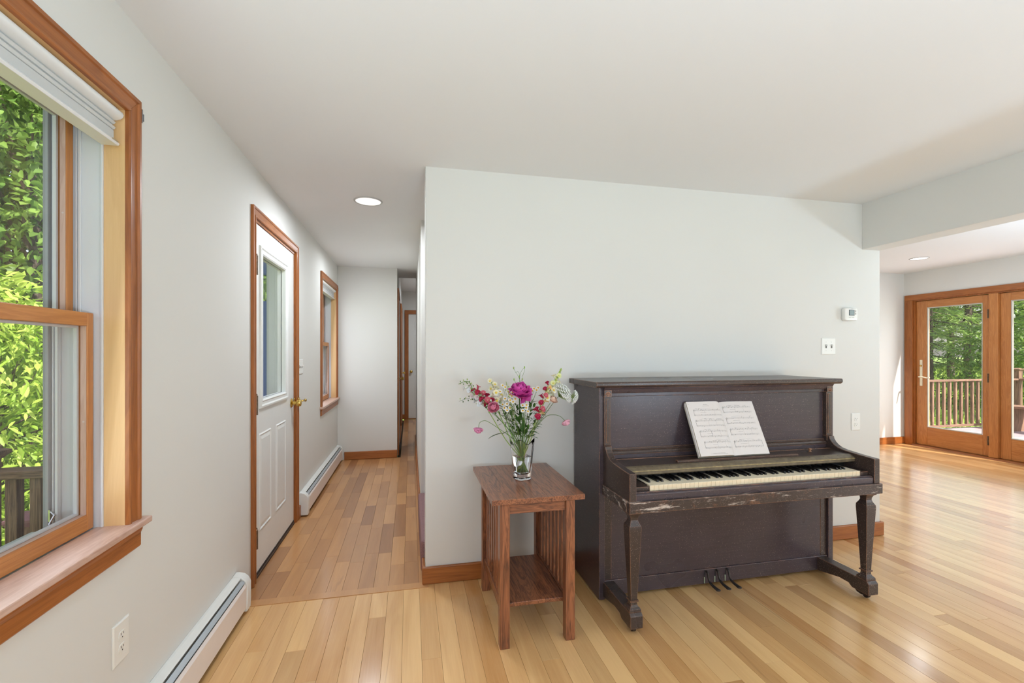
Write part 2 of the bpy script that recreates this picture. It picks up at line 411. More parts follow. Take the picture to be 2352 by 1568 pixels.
m = wall_openings(-4.15, YB+.12, -.02, 2.5, [(3.27, 5.10, -.02, 2.045), (-3.3, .1, .4, 2.05)], lambda m, a, b, lo, hi: m.box(XR, XR+.16, a, b, lo, hi))
struct(obj('wall_right', m, WALL), 'white far right wall around the french doors')
m = wall_openings(XL-.16, XR+.16, -.02, 2.52, [(0.0, 5.2, .5, 2.1)], lambda m, a, b, lo, hi: m.box(a, b, -4.15, -4.0, lo, hi))
struct(obj('wall_rear', m, WALL), 'white rear wall with wide window opening')
# ceilings
struct(obj('ceiling', MB().box(XL-.16, 3.2, -4.15, YP+.05, ZC, ZC+.1).box(XL-.16, 2.6, YP+.05, 6.6, ZC, ZC+.1), CEIL), 'flat off-white ceiling over the piano and corridor')
struct(obj('ceiling', B(-.5, 1.5, 6.55, 9.35, 2.5, 2.6), CEIL), 'higher white ceiling of the far lobby')
struct(obj('ceiling', B(3.2, XR+.16, -4.15, YB+.12, 2.435, 2.55), CEIL), 'white ceiling of the far room')
struct(obj('trim_1', B(3.12, 3.278, -4.0, YP+.001, 2.03, 2.5), WALL, bevel=.003), 'dropped white header beam between the two rooms')
# rear and right window frames, added out of view to let in daylight
m = MB()
for x in (0.0, 1.27, 2.57, 3.87, 5.14): m.box(x, x+.06, -4.1, -4.02, .5, 2.1)
m.box(.06, 5.14, -4.1, -4.02, .5, .56).box(.06, 5.14, -4.1, -4.02, 2.04, 2.1)
rw = obj('window_4', m, 'pine'); struct(rw, 'unseen wide rear window with pine frame, added for daylight')
m = MB()
for y in (-3.3, -2.18, -1.06, .04): m.box(XR+.04, XR+.10, y, y+.06, .4, 2.05)
m.box(XR+.04, XR+.10, -3.24, .04, .4, .46).box(XR+.04, XR+.10, -3.24, .04, 1.99, 2.05)
struct(obj('window_5', m, 'pine'), 'unseen wide right window with pine frame, added for daylight')

struct(obj('trim_4', B(XL-.6, XR+.6, -5.4, -4.15, 2.56, 2.66), WALL), 'unseen eave added to keep sun out of the rear window')  # added out of view to block sun through the rear opening
struct(obj('roof', MB().box(XL-.5, XR+.17, -5.0, 9.6, 2.66, 2.8), plain('roofing', lin(90, 88, 86), .8)), 'flat roof over the house')  # unseen roof, right overhang kept short so sun reaches the french doors
# ---- floors made of single boards
FM = floor_mat('maple_floor', lin(238, 193, 134), lin(182, 124, 68), lin(112, 76, 48))
FH = floor_mat('maple_floor_worn', lin(206, 152, 98), lin(146, 94, 54), lin(92, 58, 38), .3)
def plank_mesh(x0, x1, y0, y1, pc, mat, store=None, g=.0004, bv=.0005):
    rings = []
    for z, i in ((-.018, 0), (-bv, 0), (0, bv)):
        rings.append([(x0+g+i, y0+g+i, z), (x1-g-i, y0+g+i, z), (x1-g-i, y1-g-i, z), (x0+g+i, y1-g-i, z)])
    m = store if store is not None else MB()
    n0 = len(m.v); m.loft(rings, cap=True)
    if m.c is None: m.c = []
    m.c += [pc]*(len(m.v)-n0); return m
def col_attr(me, cols):
    a = me.color_attributes.new('pc', 'FLOAT_COLOR', 'POINT')
    a.data.foreach_set('color', np.array([(c[0], c[1], c[2], 1) for c in cols], dtype=np.float32).ravel())
def lay(parent, mat, x0, x1, segs, wd, lmin, lmax, near, dark_bias=0):
    """segs(x) -> (ylo, yhi); boards inside `near` are single objects"""
    rest = MB(); n = 0; x = x0; k = 0
    while x < x1-.002:
        xe = min(x+wd, x1); ylo, yhi = segs((x+xe)/2); y = ylo; first = True
        while y < yhi-.001:
            L = random.uniform(lmin, lmax)*(random.random()*.8+.2 if first else 1); first = False
            ye = min(y+L, yhi)
            if yhi-ye < .12: ye = yhi
            t = min(1, max(0, random.gauss(.58, .20)))
            if random.random() < .05: t *= .35
            pc = (t, random.random()**3, random.random()**2)
            if ye > near and n < 298:
                mm = plank_mesh(x, xe, y, ye, pc, mat)
                o = obj('floor_board', mm, mat, parent, at=((x+xe)/2, (y+ye)/2, 0)); col_attr(o.data, mm.c); n += 1
            else: plank_mesh(x, xe, y, ye, pc, mat, rest)
            y = ye
        x = xe; k += 1
    if rest.v:
        o = obj('distant_floor_boards', rest, mat, parent, kind='stuff'); col_attr(o.data, rest.c)
    return n
fl = obj('floor', MB().box(XL, 3.278, -4.0, YP+.05, -.03, -.0185).box(3.278, XR, -4.0, YB, -.03, -.0185), plain('subfloor', lin(60, 40, 26), .8))
struct(fl, 'honey maple strip floor of the two bright rooms')
n1 = lay(fl, FM, XL, XR, lambda x: (-4.0, YP-.045 if x < .084 else (YP if x < 3.278 else YB)), .0826, .75, 2.0, .9)
fh = obj('floor', MB().box(XL, .084, YP+.02, YE, -.03, -.0185).box(-.157, 1.4, YE, 9.2, -.03, -.0185).box(.084, .2, YP+.12, 3.7, -.03, -.0185), plain('subfloor', lin(60, 40, 26), .8))
struct(fh, 'worn darker maple strip floor of the corridor')
def hallseg(x): return (YP+.015, YE if x < -.157 else 9.2)
n2 = lay(fh, FH, XL, .084, hallseg, .0826, .25, .75, 0)
lay(fh, FH, .084, 1.4, lambda x: (6.9, 9.2), .0826, .3, .8, 99)
lay(fh, FH, .084, .20, lambda x: (YP+.12, 3.7), .0583, .3, .6, 99)
mm = plank_mesh(XL, .10, YP-.045, YP+.015, (.75, .2, .3), FH)
for i in range(len(mm.v)): mm.v[i] = (mm.v[i][0], mm.v[i][1], mm.v[i][2]+.003)
th = obj('trim_2', mm, FH); col_attr(th.data, mm.c); struct(th, 'flat wooden threshold strip across the corridor entrance')

# ---- baseboards
def bb(name, x0, x1, y0, y1, label, h=.098):
    return struct(obj(name, B(x0, x1, y0, y1, .001, h), 'pine', bevel=.006), label)
bb('baseboard_back', .066, 3.296, YP-.018, YP, 'orange pine baseboard along the piano wall')
bb('baseboard_back_end', 3.278, 3.296, YP, YP+.14, 'pine baseboard return at the open end of the piano wall')
bb('baseboard_back_corner', .066, .084, YP, YP+.12, 'pine baseboard return at the corridor corner')
bb('baseboard_corridor_end', -.78, -.158, YE-.018, YE, 'pine baseboard on the corridor end wall')
bb('baseboard_corridor_left', XL, XL+.018, 3.845, 3.90, 'stub of pine baseboard beside the entry door casing')
bb('baseboard_corridor_right', .066, .084, 3.68, 6.9, 'pine baseboard of the right corridor wall')
bb('baseboard_corridor_far', -.157, -.10, 9.18, 9.2, 'pine baseboard beside the farthest door')
bb('baseboard_far', 5.9, 6.93, YB-.018, YB, 'pale pine baseboard of the far room')
bb('baseboard_corridor_side', -.157, -.139, 6.95, 7.80, 'pine baseboard between the side corridor doors')

CAS = [(0, 0), (.011, 0), (.014, .004), (.014, .010), (.009, .013), (.010, .018), (.012, .042), (.017, .046), (.017, .057), (0, .057)]
def casing(parent, x, ya, yb, zb, zt):
    """two side pieces and a head around the opening ya..yb, up to zt, mitred at the corners"""
    for yi, s in ((ya, -1), (yb, 1)):
        obj('side_casing', MB().loft([[(x+h, yi+s*o, zb) for h, o in CAS], [(x+h, yi+s*o, zt+o-.0002) for h, o in CAS]]), 'pine:z', parent, bevel=.0008)
    obj('head_casing', MB().loft([[(x+h, ya-o+.0002, zt+o) for h, o in CAS], [(x+h, yb+o-.0002, zt+o) for h, o in CAS]]), 'pine:y', parent, bevel=.0008)
# ---- double-hung windows
def xm0(a, b): return (a+b)/2-.001
def win_parts(root, bx, cy_):
    X = lambda v: bx+v
    Y = lambda v: cy_+v
    def P(name, mb, mat, parent=root, **k): return obj(name, mb, mat, parent, **k)
    def bxx(x0, x1, y0, y1, z0, z1): return B(X(x0), X(x1), Y(y0), Y(y1), z0, z1)
    # casing with moulded face: inner bead, flat, outer back band
    Q = .462
    casing(root, X(0), Y(-Q), Y(Q), .768, 2.049)
    def sb(t, x0, x1, p, q, z0, z1, s):
        a, b = sorted((s*p, s*q)); t.box(X(x0), X(x1), Y(a), Y(b), z0, z1)
    for s in (-1, 1):
        m_ = MB(); sb(m_, -.056, 0, Q, .476, .768, 2.049, s); P('jamb', m_, 'pine_pale:z')
        t = MB(); sb(t, -.165, -.056, Q, .476, .75, 2.05, s); sb(t, -.062, -.056, .456, Q, .768, 2.049, s)
        sb(t, -.120, -.113, .456, Q, .768, 2.049, s); sb(t, -.128, -.124, .458, Q, .768, 2.049, s)
        P('jamb_track', t, VINYL, bevel=.0012)
        t = MB(); sb(t, -.205, -.165, .455, .476, .74, 2.05, s); sb(t, -.172, -.165, .446, .455, .765, 2.049, s); sb(t, -.182, -.178, .450, .455, .765, 2.049, s)
        P('outer_frame', t, VINYL, bevel=.0012)
    P('head_jamb', bxx(-.056, 0, -Q, Q, 2.049, 2.063), 'pine_pale:y')
    P('head_track', bxx(-.205, -.056, -Q, Q, 2.05, 2.063), VINYL)
    P('stool', bxx(-.079, .034, -.548, .548, .748, .768), 'pine_bleached:y', bevel=.004)
    P('sill', bxx(-.25, -.079, -.476, .476, .735, .762), VINYL)
    prof = [(0, .748), (.020, .748), (.020, .736), (.015, .724), (.015, .684), (.009, .678), (0, .678)]
    P('apron', MB().prism([(X(p[0]), p[1]) for p in prof], 'y', Y(-.519), Y(.519)), 'pine:y', bevel=.001)
    for (x0, x1, z0, z1, zb, zt, nm) in ((-.112, -.079, .770, 1.420, .048, .040, 'lower_sash'), (-.163, -.131, 1.380, 2.047, .040, .045, 'upper_sash')):
        e_, o_ = .429, .456
        sash = P(nm, bxx(x0, x1, -e_, e_, z0, z0+zb), 'fir:y', bevel=.002)
        P('top_rail', bxx(x0, x1, -e_, e_, z1-zt, z1), 'fir:y', sash, bevel=.002)
        ed = MB()
        for s in (-1, 1):
            m_ = MB(); sb(m_, x0, x1, e_, o_, z0, z1, s); P('stile', m_, 'fir:z', sash, bevel=.002)
            m_ = MB(); sb(m_, xm0(x0, x1), x1-.003, e_-.0012, e_-.0002, z0+zb, z1-zt, s); P('stile_edge', m_, 'pine_bleached:z', sash)
        P('rail_edge', bxx(xm0(x0, x1), x1-.003, -e_, e_, z0+zb+.0002, z0+zb+.0012), 'pine_bleached:y', sash)
        xm = (x0+x1)/2
        P('pane', bxx(xm-.006, xm-.001, -e_, e_, z0+zb+.001, z1-zt-.001), glass_pane(), sash)
        g = MB()
        for s in (-1, 1): sb(g, x0+.001, xm-.006, e_-.008, e_, z0+zb, z1-zt, s)
        g.box(X(x0+.001), X(xm-.006), Y(-.421), Y(.421), z0+zb, z0+zb+.007).box(X(x0+.001), X(xm-.006), Y(-.421), Y(.421), z1-zt-.007, z1-zt)
        P('glazing_strip', g, VINYL, sash)
        for s in (-1, 1): P('screw_plug', MB().lathe([(.004, 0), (.0045, -.0006*s), (.003, -.0012*s)], (X(x1-.010), Y(s*e_), (z0+z1)/2), 'y', 10), VINYL, sash)
    # insect screen
    f = MB()
    for y0, y1 in ((-.455, -.440), (.440, .455)): f.box(X(-.198), X(-.185), Y(y0), Y(y1), .765, 2.045)
    f.box(X(-.198), X(-.185), Y(-.440), Y(.440), .765, .782).box(X(-.198), X(-.185), Y(-.440), Y(.440), 2.028, 2.045)
    sf = P('screen_frame', f, GREYV, bevel=.001)
    P('insect_mesh', MB().add([(X(-.192), Y(-.440), .782), (X(-.192), Y(.440), .782), (X(-.192), Y(.440), 2.028), (X(-.192), Y(-.440), 2.028)], [(0, 1, 2, 3)]), screen_mat(), sf)
    l = MB().box(X(-.185), X(-.181), Y(.441), Y(.454), .80, .835).tube([(X(-.182), Y(.447), .828), (X(-.17), Y(.442), .818), (X(-.178), Y(.434), .795), (X(-.17), Y(.428), .788)], .003, 6)
    P('screen_latch', l, plain('bright_metal', lin(210, 210, 208), .25, 1.0), sf)
win = thing('window_1', (XL, W1, 0), 'large pine double-hung window at the left edge with a white shade', None, kind='structure')
win_parts(win, XL, W1)
w2_ = dup(win, None, (XL, W2, 0)); w2_.name = 'window_2'; w2_['label'] = 'pine double-hung window at the far end of the corridor'
w3_ = dup(win, None, (XL, W3, 0)); w3_.name = 'window_3'; w3_['label'] = 'extra pine double-hung window behind the camera, added for daylight'  # unseen extra copy that lets more light in

# shades and bracket hooks
def shade(cy_, label, group='cellular shades raised to the window heads'):
    t = thing('window_shade', (XL-.02, cy_, 2.0510), label, 'window shade', group)
    X = XL
    h = MB(); pr = []
    for i in range(9):
        a = -PI/2+PI*i/8; pr.append((X-.030+.030*math.cos(a), 2.0290+.018*math.sin(a)))
    pr = [(X-.056, 2.0470), (X-.056, 2.0110)]+pr
    h.prism(pr, 'y', cy_-.456, cy_+.456); obj('headrail', h, plain('shade_white', lin(226, 226, 224), .5, noise=.01), t, auto=40)
    s = MB(); pr = []
    for k in range(2):
        z = 2.0110-k*.016
        for i in range(5):
            a = PI/2-PI*i/4; pr.append((X-.034+.016*math.cos(a)+(0 if k == 0 else .0), z-.008+.008*math.sin(a)))
    pr += [(X-.054, 1.9790), (X-.054, 2.0110)]
    s.prism(pr, 'y', cy_-.45, cy_+.45); obj('folded_fabric', s, plain('shade_cloth', lin(206, 206, 204), .9, noise=.02), t)
    obj('fabric_drop', B(X-.050, X-.022, cy_-.449, cy_+.449, 1.9510, 1.9790), plain('shade_cloth_grey', lin(196, 196, 194), .9, noise=.02), t, bevel=.002)
    br = obj('bottom_rail', MB().prism([(X-.056, 1.9330), (X-.012, 1.9330), (X-.008, 1.9390), (X-.020, 1.9510), (X-.056, 1.9510)], 'y', cy_-.452, cy_+.452), plain('shade_rail', lin(228, 228, 228), .4), t, bevel=.001)
    obj('warning_tag', B(X-.0095, X-.0085, cy_+.418, cy_+.445, 1.9405, 1.9445), plain('tag_tan', lin(170, 150, 120), .6), br)
    return t
shade(W1, 'white cellular shade gathered at the top of the large left window')
shade(W2, 'white cellular shade gathered at the top of the small corridor window')
shade(W3, 'white cellular shade of the window behind the camera')
def hook(y, z, label):
    t = thing('curtain_hook', (XL+.012, y, z), label, 'hook', 'metal curtain brackets on casing edges')
    obj('back_plate', B(XL+.001, XL+.019, y, y+.003, z-.022, z+.022), plain('steel', lin(150, 150, 152), .35, .9), t, bevel=.001)
    obj('prong', MB().box(XL+.006, XL+.014, y+.003, y+.016, z-.006, z+.004).box(XL+.004, XL+.016, y+.013, y+.016, z-.012, z+.012), MATS['steel'], t, bevel=.001)
hook(W1+.5192, 2.062, 'steel bracket on the outer edge of the large window casing')
hook(W2+.5192, 2.062, 'tiny steel bracket on the corridor window casing')

# ---- entry door in the left wall
dr = thing('door_1', (XL, 3.32, 0), 'white half-glazed entry door in pine casing on the left wall', None, kind='structure')
casing(dr, XL, 2.840, 3.785, 0, 2.065)
obj('jamb', MB().box(XL-.055, XL, 2.838, 2.853, .0, 2.064).box(XL-.055, XL, 3.772, 3.787, 0, 2.064).box(XL-.055, XL, 2.853, 3.772, 2.05, 2.064), 'pine:z', dr)
obj('outer_jamb', MB().box(XL-.14, XL-.055, 2.838, 2.853, .0, 2.064).box(XL-.14, XL-.055, 3.765, 3.787, 0, 2.064).box(XL-.14, XL-.055, 2.853, 3.765, 2.05, 2.064).box(XL-.085, XL-.07, 3.755, 3.765, 0, 2.05), VINYL, dr, bevel=.002)
obj('doorsill', MB().box(XL-.2, XL-.002, 2.853, 3.772, -.02, .012), plain('dark_sill', lin(86, 66, 54), .5, noise=.2), dr, bevel=.002)
sx0, sx1 = XL-.052, XL-.007
y0, y1, gz0, gz1, gy0, gy1 = 2.857, 3.768, 1.01, 1.895, 2.99, 3.535
slab = MB().box(sx0, sx1, y0, gy0, .016, 2.047).box(sx0, sx1, gy1, y1, .016, 2.047).box(sx0, sx1, gy0, gy1, .016, gz0).box(sx0, sx1, gy0, gy1, gz1, 2.047)
sl = obj('door_slab', slab, WHITE, dr)
def frame_ring(a0, a1, b0, b1, prof, at_x, sgn=1):
    """moulding ring around a rectangle in the YZ plane; prof = [(inset, height)] outward from the opening edge"""
    rings = [[(at_x+sgn*h, a0-i, b0-i), (at_x+sgn*h, a1+i, b0-i), (at_x+sgn*h, a1+i, b1+i), (at_x+sgn*h, a0-i, b1+i)] for i, h in prof]
    return MB().loft(rings, cap=False)
obj('lite_frame', frame_ring(gy0, gy1, gz0, gz1, [(-.012, -.021), (-.012, .004), (-.004, .010), (.004, .007), (.018, .007), (.026, .013), (.036, .012), (.040, -.001)], sx1), WHITE, sl)
obj('lite_frame', frame_ring(gy0, gy1, gz0, gz1, [(-.012, -.018), (-.012, .004), (.03, .012), (.040, -.001)], sx0, -1), WHITE, sl)
obj('pane', B(XL-.034, XL-.028, gy0-.005, gy1+.005, gz0-.005, gz1+.005), glass_pane(), sl)
for a, b in ((2.945, 3.180), (3.290, 3.530)):
    obj('raised_panel', frame_ring(a+.05, b-.05, .30, .775, [(-.0, .0055), (.012, .0055), (.035, .0008), (.042, .006), (.050, -.001)], sx1).add([(sx1+.0055, a+.05, .30), (sx1+.0055, b-.05, .30), (sx1+.0055, b-.05, .775), (sx1+.0055, a+.05, .775)], [(0, 1, 2, 3)]), WHITE, sl)
obj('door_sweep', B(sx0-.002, sx1+.003, y0, y1, .013, .028), BLACK, sl)
for z in (.235, 1.00, 1.80):
    hg = MB().box(XL-.006, XL+.0005, 2.853, 2.880, z-.05, z+.05).lathe([(.0085, -.055), (.0085, .055), (.004, .058), (.006, .062), (.003, .066)], (XL+.004, 2.868, z), 'z', 10)
    obj('hinge', hg, BRONZE, dr)
k = MB().lathe([(.034, 0), (.034, .003), (.026, .010), (.013, .012), (.013, .035), (.026, .042), (.029, .055), (.024, .067), (.012, .072)], (sx1, 3.700, .925), 'x', 20)
obj('door_knob', k, BRASS, dr, auto=40)
lt = MB().box(sx1+.002, XL+.004, 3.765, 3.785, .90, .955).tube([(XL+.019, 3.80, .93), (XL+.05, 3.805, .93), (XL+.055, 3.86, .928)], .007, 8).ball((XL+.055, 3.868, .928), .012).box(XL+.012, XL+.022, 3.795, 3.838, .905, .955)
obj('swing_latch', lt, BRASS, dr, auto=40)
# blue storm door swung open outside
sdm = MB().box(-1.90, -1.83, 3.86, 3.90, -.05, 2.0).box(-1.08, -1.03, 3.86, 3.90, -.05, 2.0).box(-1.83, -1.08, 3.866, 3.894, -.05, 1.70).box(-1.83, -1.08, 3.86, 3.90, 1.9, 2.0)
st = thing('storm_door', (-1.03, 3.88, -.05), 'blue storm door swung open outside the entry door glass', 'storm door')
obj('door_leaf', sdm, plain('blue_paint', lin(120, 136, 190), .5, noise=.05), st, bevel=.004)
obj('pane', B(-1.83, -1.08, 3.878, 3.882, 1.70, 1.9), glass_pane(), st)
obj('trim_3', MB().box(XL-.20, XL-.14, 3.783, 3.84, -.02, 2.08).box(XL-.20, XL-.14, 2.80, 2.873, -.02, 2.08).box(XL-.20, XL-.14, 2.873, 3.783, 2.05, 2.1), VINYL, None, bevel=.003, kind='structure', label='white outer frame of the entry door')

# ---- corridor side doors and far door
def panel_door(name, label, wide, axis, loc, hinge_z=None, knob=None):
    """local: x across 0..wide, y thickness, z up, panels on -y face"""
    r = thing(name, loc, label, None, kind='structure'); L = Vector(loc)
    m = MB().box(L.x, L.x+wide, L.y, L.y+.035, .012, 2.058)
    s_ = obj('door_slab', m, WHITE, r)
    cw = (wide-.33)/2
    for i in range(2):
        x0 = L.x+.11+i*(cw+.11)
        for z0, z1 in ((.24, .86), (.98, 1.66), (1.76, 1.92)):
            rr = [[(x0-a, L.y-h, z0-a), (x0+cw+a, L.y-h, z0-a), (x0+cw+a, L.y-h, z1+a), (x0-a, L.y-h, z1+a)] for a, h in ((-.045, .006), (-.018, .001), (-.008, .007), (0, -.001))]
            mm = MB().loft(rr, cap=False); mm.add(rr[0], [(0, 1, 2, 3)]); obj('raised_panel', mm, WHITE, s_)
    return r, s_
r, s_ = panel_door('door_2', 'white six-panel door at the very end of the corridor', .78, 'x', (-.03, 9.23, 0))
obj('side_casing', B(-.105, -.03, 9.178, 9.2, 0, 2.06), 'pine', r, bevel=.003); obj('side_casing', B(.75, .825, 9.178, 9.2, 0, 2.06), 'pine', r, bevel=.003)
obj('head_casing', B(-.105, .825, 9.178, 9.2, 2.06, 2.135), 'pine', r, bevel=.003)
obj('threshold', B(-.03, .75, 9.2, 9.32, 0, .014), 'pine', r, bevel=.002)
obj('door_knob', MB().lathe([(.028, 0), (.026, -.006), (.011, -.010), (.011, -.03), (.025, -.04), (.027, -.052), (.012, -.062)], (.02, 9.229, .93), 'y', 14), BRASS, r, auto=40)
def side_door(name, y0, y1, label, kz=.93, near_knob=False):
    r = thing(name, (-.157, (y0+y1)/2, 0), label, None, kind='structure')
    obj('door_slab', B(-.185, -.150, y0+.002, y1-.002, .004, 2.048), WHITE, r, bevel=.002)
    for a, b in ((y0-.07, y0), (y1, y1+.07)): obj('side_casing', B(-.157, -.138, a, b, 0, 2.05), 'pine:z', r, bevel=.003)
    obj('head_casing', B(-.157, -.138, y0-.07, y1+.07, 2.05, 2.12), 'pine:y', r, bevel=.003)
    for z in (.3, 1.05, 1.8): obj('hinge', MB().lathe([(.006, -.045), (.006, .045)], (-.146, y0+.008, z), 'z', 8), BRONZE, r)
    obj('door_knob', MB().lathe([(.028, 0), (.026, .006), (.011, .010), (.011, .03), (.025, .04), (.027, .052), (.012, .062)], (-.150, y1-.07, kz), 'x', 14), BRASS, r, auto=40)
side_door('door_3', 6.05, 6.85, 'white door in pine casing seen edge-on past the corridor end wall')
side_door('door_4', 7.9, 8.75, 'farther white door in pine casing seen edge-on in the corridor')

# ---- french doors
fd = thing('door_5', (XR, 4.2, 0), 'pair of pine french doors to the deck', None, kind='structure')
for a, b in ((5.085, 5.192), (3.17, 3.27)): obj('side_casing', B(XR-.02, XR, a, b, .001, 2.04), 'pine:z', fd, bevel=.004)
obj('head_casing', B(XR-.02, XR, 3.17, 5.192, 2.04, 2.115), 'pine:y', fd, bevel=.004)
obj('jamb', MB().box(XR, XR+.14, 5.07, 5.10, .0, 2.045).box(XR, XR+.14, 3.27, 3.29, 0, 2.045).box(XR, XR+.14, 3.29, 5.07, 2.025, 2.045), 'pine:z', fd)
obj('mullion', B(XR-.004, XR+.12, 4.130, 4.225, .02, 2.025), 'fir:z', fd, bevel=.006)
obj('doorsill', MB().prism([(XR-.035, .001), (XR-.02, .018), (XR+.16, .022), (XR+.16, -.02), (XR-.035, -.02)], 'y', 3.27, 5.09), 'pine:y', fd, bevel=.002)
for a, b, nm in ((4.227, 5.068, 'door_leaf'), (3.292, 4.128, 'door_leaf')):
    x0, x1 = XR+.03, XR+.075
    lf = obj(nm, MB().box(x0, x1, a, a+.075, .025, 2.02).box(x0, x1, b-.14 if b > 4.5 else b-.105, b, .025, 2.02), 'fir:z', fd, bevel=.004)
    bb_ = b-.14 if b > 4.5 else b-.105
    obj('top_rail', B(x0+.001, x1-.001, a+.075, bb_, 1.925, 2.02), 'fir:y', lf, bevel=.003)
    obj('bottom_rail', B(x0+.001, x1-.001, a+.075, bb_, .025, .275), 'fir:y', lf, bevel=.003)
    obj('pane', B(x0+.02, x0+.026, a+.074, bb_+.001, .274, 1.926), glass_pane(), lf)
    obj('glass_bead', frame_ring(a+.075, bb_, .275, 1.925, [(-.012, -.02), (-.010, .0), (0, .002)], x0, -1), plain('silver_bead', lin(190, 186, 178), .3, .3), lf)
for z in (.22, .99, 1.78): obj('hinge', MB().box(XR-.006, XR+.03, 4.218, 4.232, z-.05, z+.05).lathe([(.008, -.055), (.008, .055)], (XR-.006, 4.225, z), 'z', 8), BRONZE, fd)
hd = MB().box(XR+.022, XR+.03, 4.985, 5.02, .84, 1.20)
hp = obj('handle_plate', hd, plain('cream_metal', lin(232, 222, 196), .3, .2), fd, bevel=.003)
obj('lever', MB().tube(catmull([(XR+.022, 5.0, .965), (XR-.02, 5.0, .965), (XR-.026, 4.96, .968), (XR-.026, 4.90, .955), (XR-.026, 4.86, .962)], 4), [.010]*9+[.008]*7+[.007]), MATS['cream_metal'], hp, smooth=True)
obj('deadbolt', MB().lathe([(.012, 0), (.012, -.012), (.006, -.016)], (XR+.022, 5.0, 1.12), 'x', 10), BRASS, hp)

# ---- carpeted steps
CARPET = plain('mauve_carpet', lin(156, 118, 118), .95, noise=.45, nscale=300, bumpk=.9)
stp = thing('staircase', (.06, 3.2, 0), 'mauve carpeted steps rising behind the piano wall', 'stairs')
for i in range(7):
    x = .062+i*.27; z = (i+1)*.195
    obj('step', B(x, 2.49 if i == 6 else x+.30, YP+.122, 3.698, 0 if i == 0 else z-.20, z), CARPET, stp, bevel=.02, seg=3)
# ------------------------------------------------------------------ upright piano
PM = piano_mat('ebonised_wood', .5)
PE = piano_mat('ebonised_wood_worn', .85, speck=.9, tint=(66, 54, 50))
PS = piano_mat('ebonised_wood_scuffed', .9, scuff=1.0, tint=(66, 54, 50), speck=1)
PG = plain('worn_olive_gilding', lin(116, 102, 80), .45, noise=.45, nscale=40)
BRB = plain('worn_edge_cream', lin(188, 166, 122), .4, noise=.5, nscale=60)
A0, A1, PF, PB = .963, 2.445, 2.235, 2.607          # case left, right, front, back
pn = thing('upright_piano', (1.70, 2.3, 0), 'old dark-brown upright piano with worn edges against the white wall', 'piano')
def P(name, mb, mat=PM, parent=pn, **k): return obj(name, mb, mat, parent, **k)
P('side_panel', B(A0, A0+.033, PF, PB, .008, 1.119), bevel=.003)
P('side_panel', B(A1-.033, A1, PF, PB, .008, 1.119), bevel=.003)
P('back_panel', B(A0+.033, A1-.033, PB-.05, PB-.01, .02, 1.119))
lid = MB(); pr = [(2.195, 1.119+.009), (2.195, 1.119+.022), (2.199, 1.149), (PB+.008, 1.149), (PB+.008, 1.119), (2.207, 1.119)]
lid.prism(pr, 'x', A0-.03, A1+.028); P('lid', lid, PE, bevel=.003)
P('cornice', MB().prism([(PF-.020, 1.108), (PF-.028, 1.119), (PF+.03, 1.119), (PF+.03, 1.09), (PF-.012, 1.09)], 'x', A0+.02, A1-.02), PM, bevel=.001)
P('top_rail', B(A0+.062, A1-.062, PF+.0, PF+.03, 1.070, 1.09), PM, bevel=.003)
up_ = P('upper_panel', MB().box(A0+.062, A1-.062, PF+.012, PF+.03, .795, 1.070), PM)
P('panel_moulding', MB().box(A0+.062, A1-.062, PF+.003, PF+.014, .785, .797), PE, bevel=.002)
for x in (A0+.024, A1-.060):
    pil = P('pilaster', MB().box(x, x+.036, PF-.012, PF+.02, .815, 1.072).box(x+.009, x+.027, PF-.016, PF-.012, .83, 1.06), PE, bevel=.002)
    cp = MB().box(x-.002, x+.038, PF-.019, PF+.02, 1.072, 1.104)
    for i in range(5):
        a = PI*(i+.5)/5; cp.ball((x+.018+.011*math.cos(a), PF-.019, 1.080+.012*math.sin(a)), .0042, 6, 4, (1, .7, 1.2))
    cp.ball((x+.018, PF-.019, 1.080), .005, 8, 4)
    P('carved_capital', cp, PE, pil, bevel=.0015)
    P('pilaster_base', B(x-.003, x+.039, PF-.018, PF+.02, .785, .815), PE, pil, bevel=.003)
# music ledge / folded fallboard
IX0, IX1 = A0+.056, A1-.060
P('rear_ledge', MB().prism([(PF+.03, .785), (PF-.005, .785), (PF-.012, .778), (PF-.012, .766), (PF+.03, .766)], 'x', IX0-.01, IX1+.01), PE, bevel=.002)
P('hinge_board', B(IX0-.01, IX1+.01, PF-.008, PF+.03, .742, .765), PM, bevel=.001)
fb = P('fallboard', MB().prism([(PF+.02, .735), (PF+.02, .748), (PF-.16, .740), (PF-.16, .722), (PF-.05, .722)], 'x', IX0, IX1), PE, bevel=.001)
P('fallboard_hinge_line', B(IX0, IX1, PF-.035, PF-.030, .7455, .7475), PE, fb)
P('fallboard_lip', MB().prism([(PF-.158, .741), (PF-.170, .737), (PF-.186, .727), (PF-.186, .722), (PF-.158, .722)], 'x', IX0, IX1), PG, fb, bevel=.001)
P('fallboard_edge', MB().prism([(PF-.186, .7235), (PF-.190, .7225), (PF-.190, .7195), (PF-.186, .718), (PF-.15, .718), (PF-.15, .7235)], 'x', IX0, IX1), BRB, fb)
P('fallboard_front', MB().prism([(PF-.188, .718), (PF-.188, .706), (PF-.182, .701), (PF-.15, .701), (PF-.15, .718)], 'x', IX0, IX1), PG, fb, bevel=.001)
for i in range(14):
    x = IX0+.06+i*.093; P('screw', MB().lathe([(.0022, 0), (.0022, .001)], (x, PF-.172, .7372), 'z', 6), DARK, fb)
P('book_rest', MB().prism([(PF-.142, .741), (PF-.142, .749), (PF-.136, .752), (PF-.122, .752), (PF-.120, .742)], 'x', 1.33, 2.06), PE, fb, bevel=.001)
kn = MB().lathe([(.008, 0), (.005, .006), (.010, .011), (.008, .017)], (2.205, PF-.075, .744), 'z', 10)
P('fallboard_knob', kn, plain('worn_knob', lin(150, 104, 72), .4, noise=.2), fb)
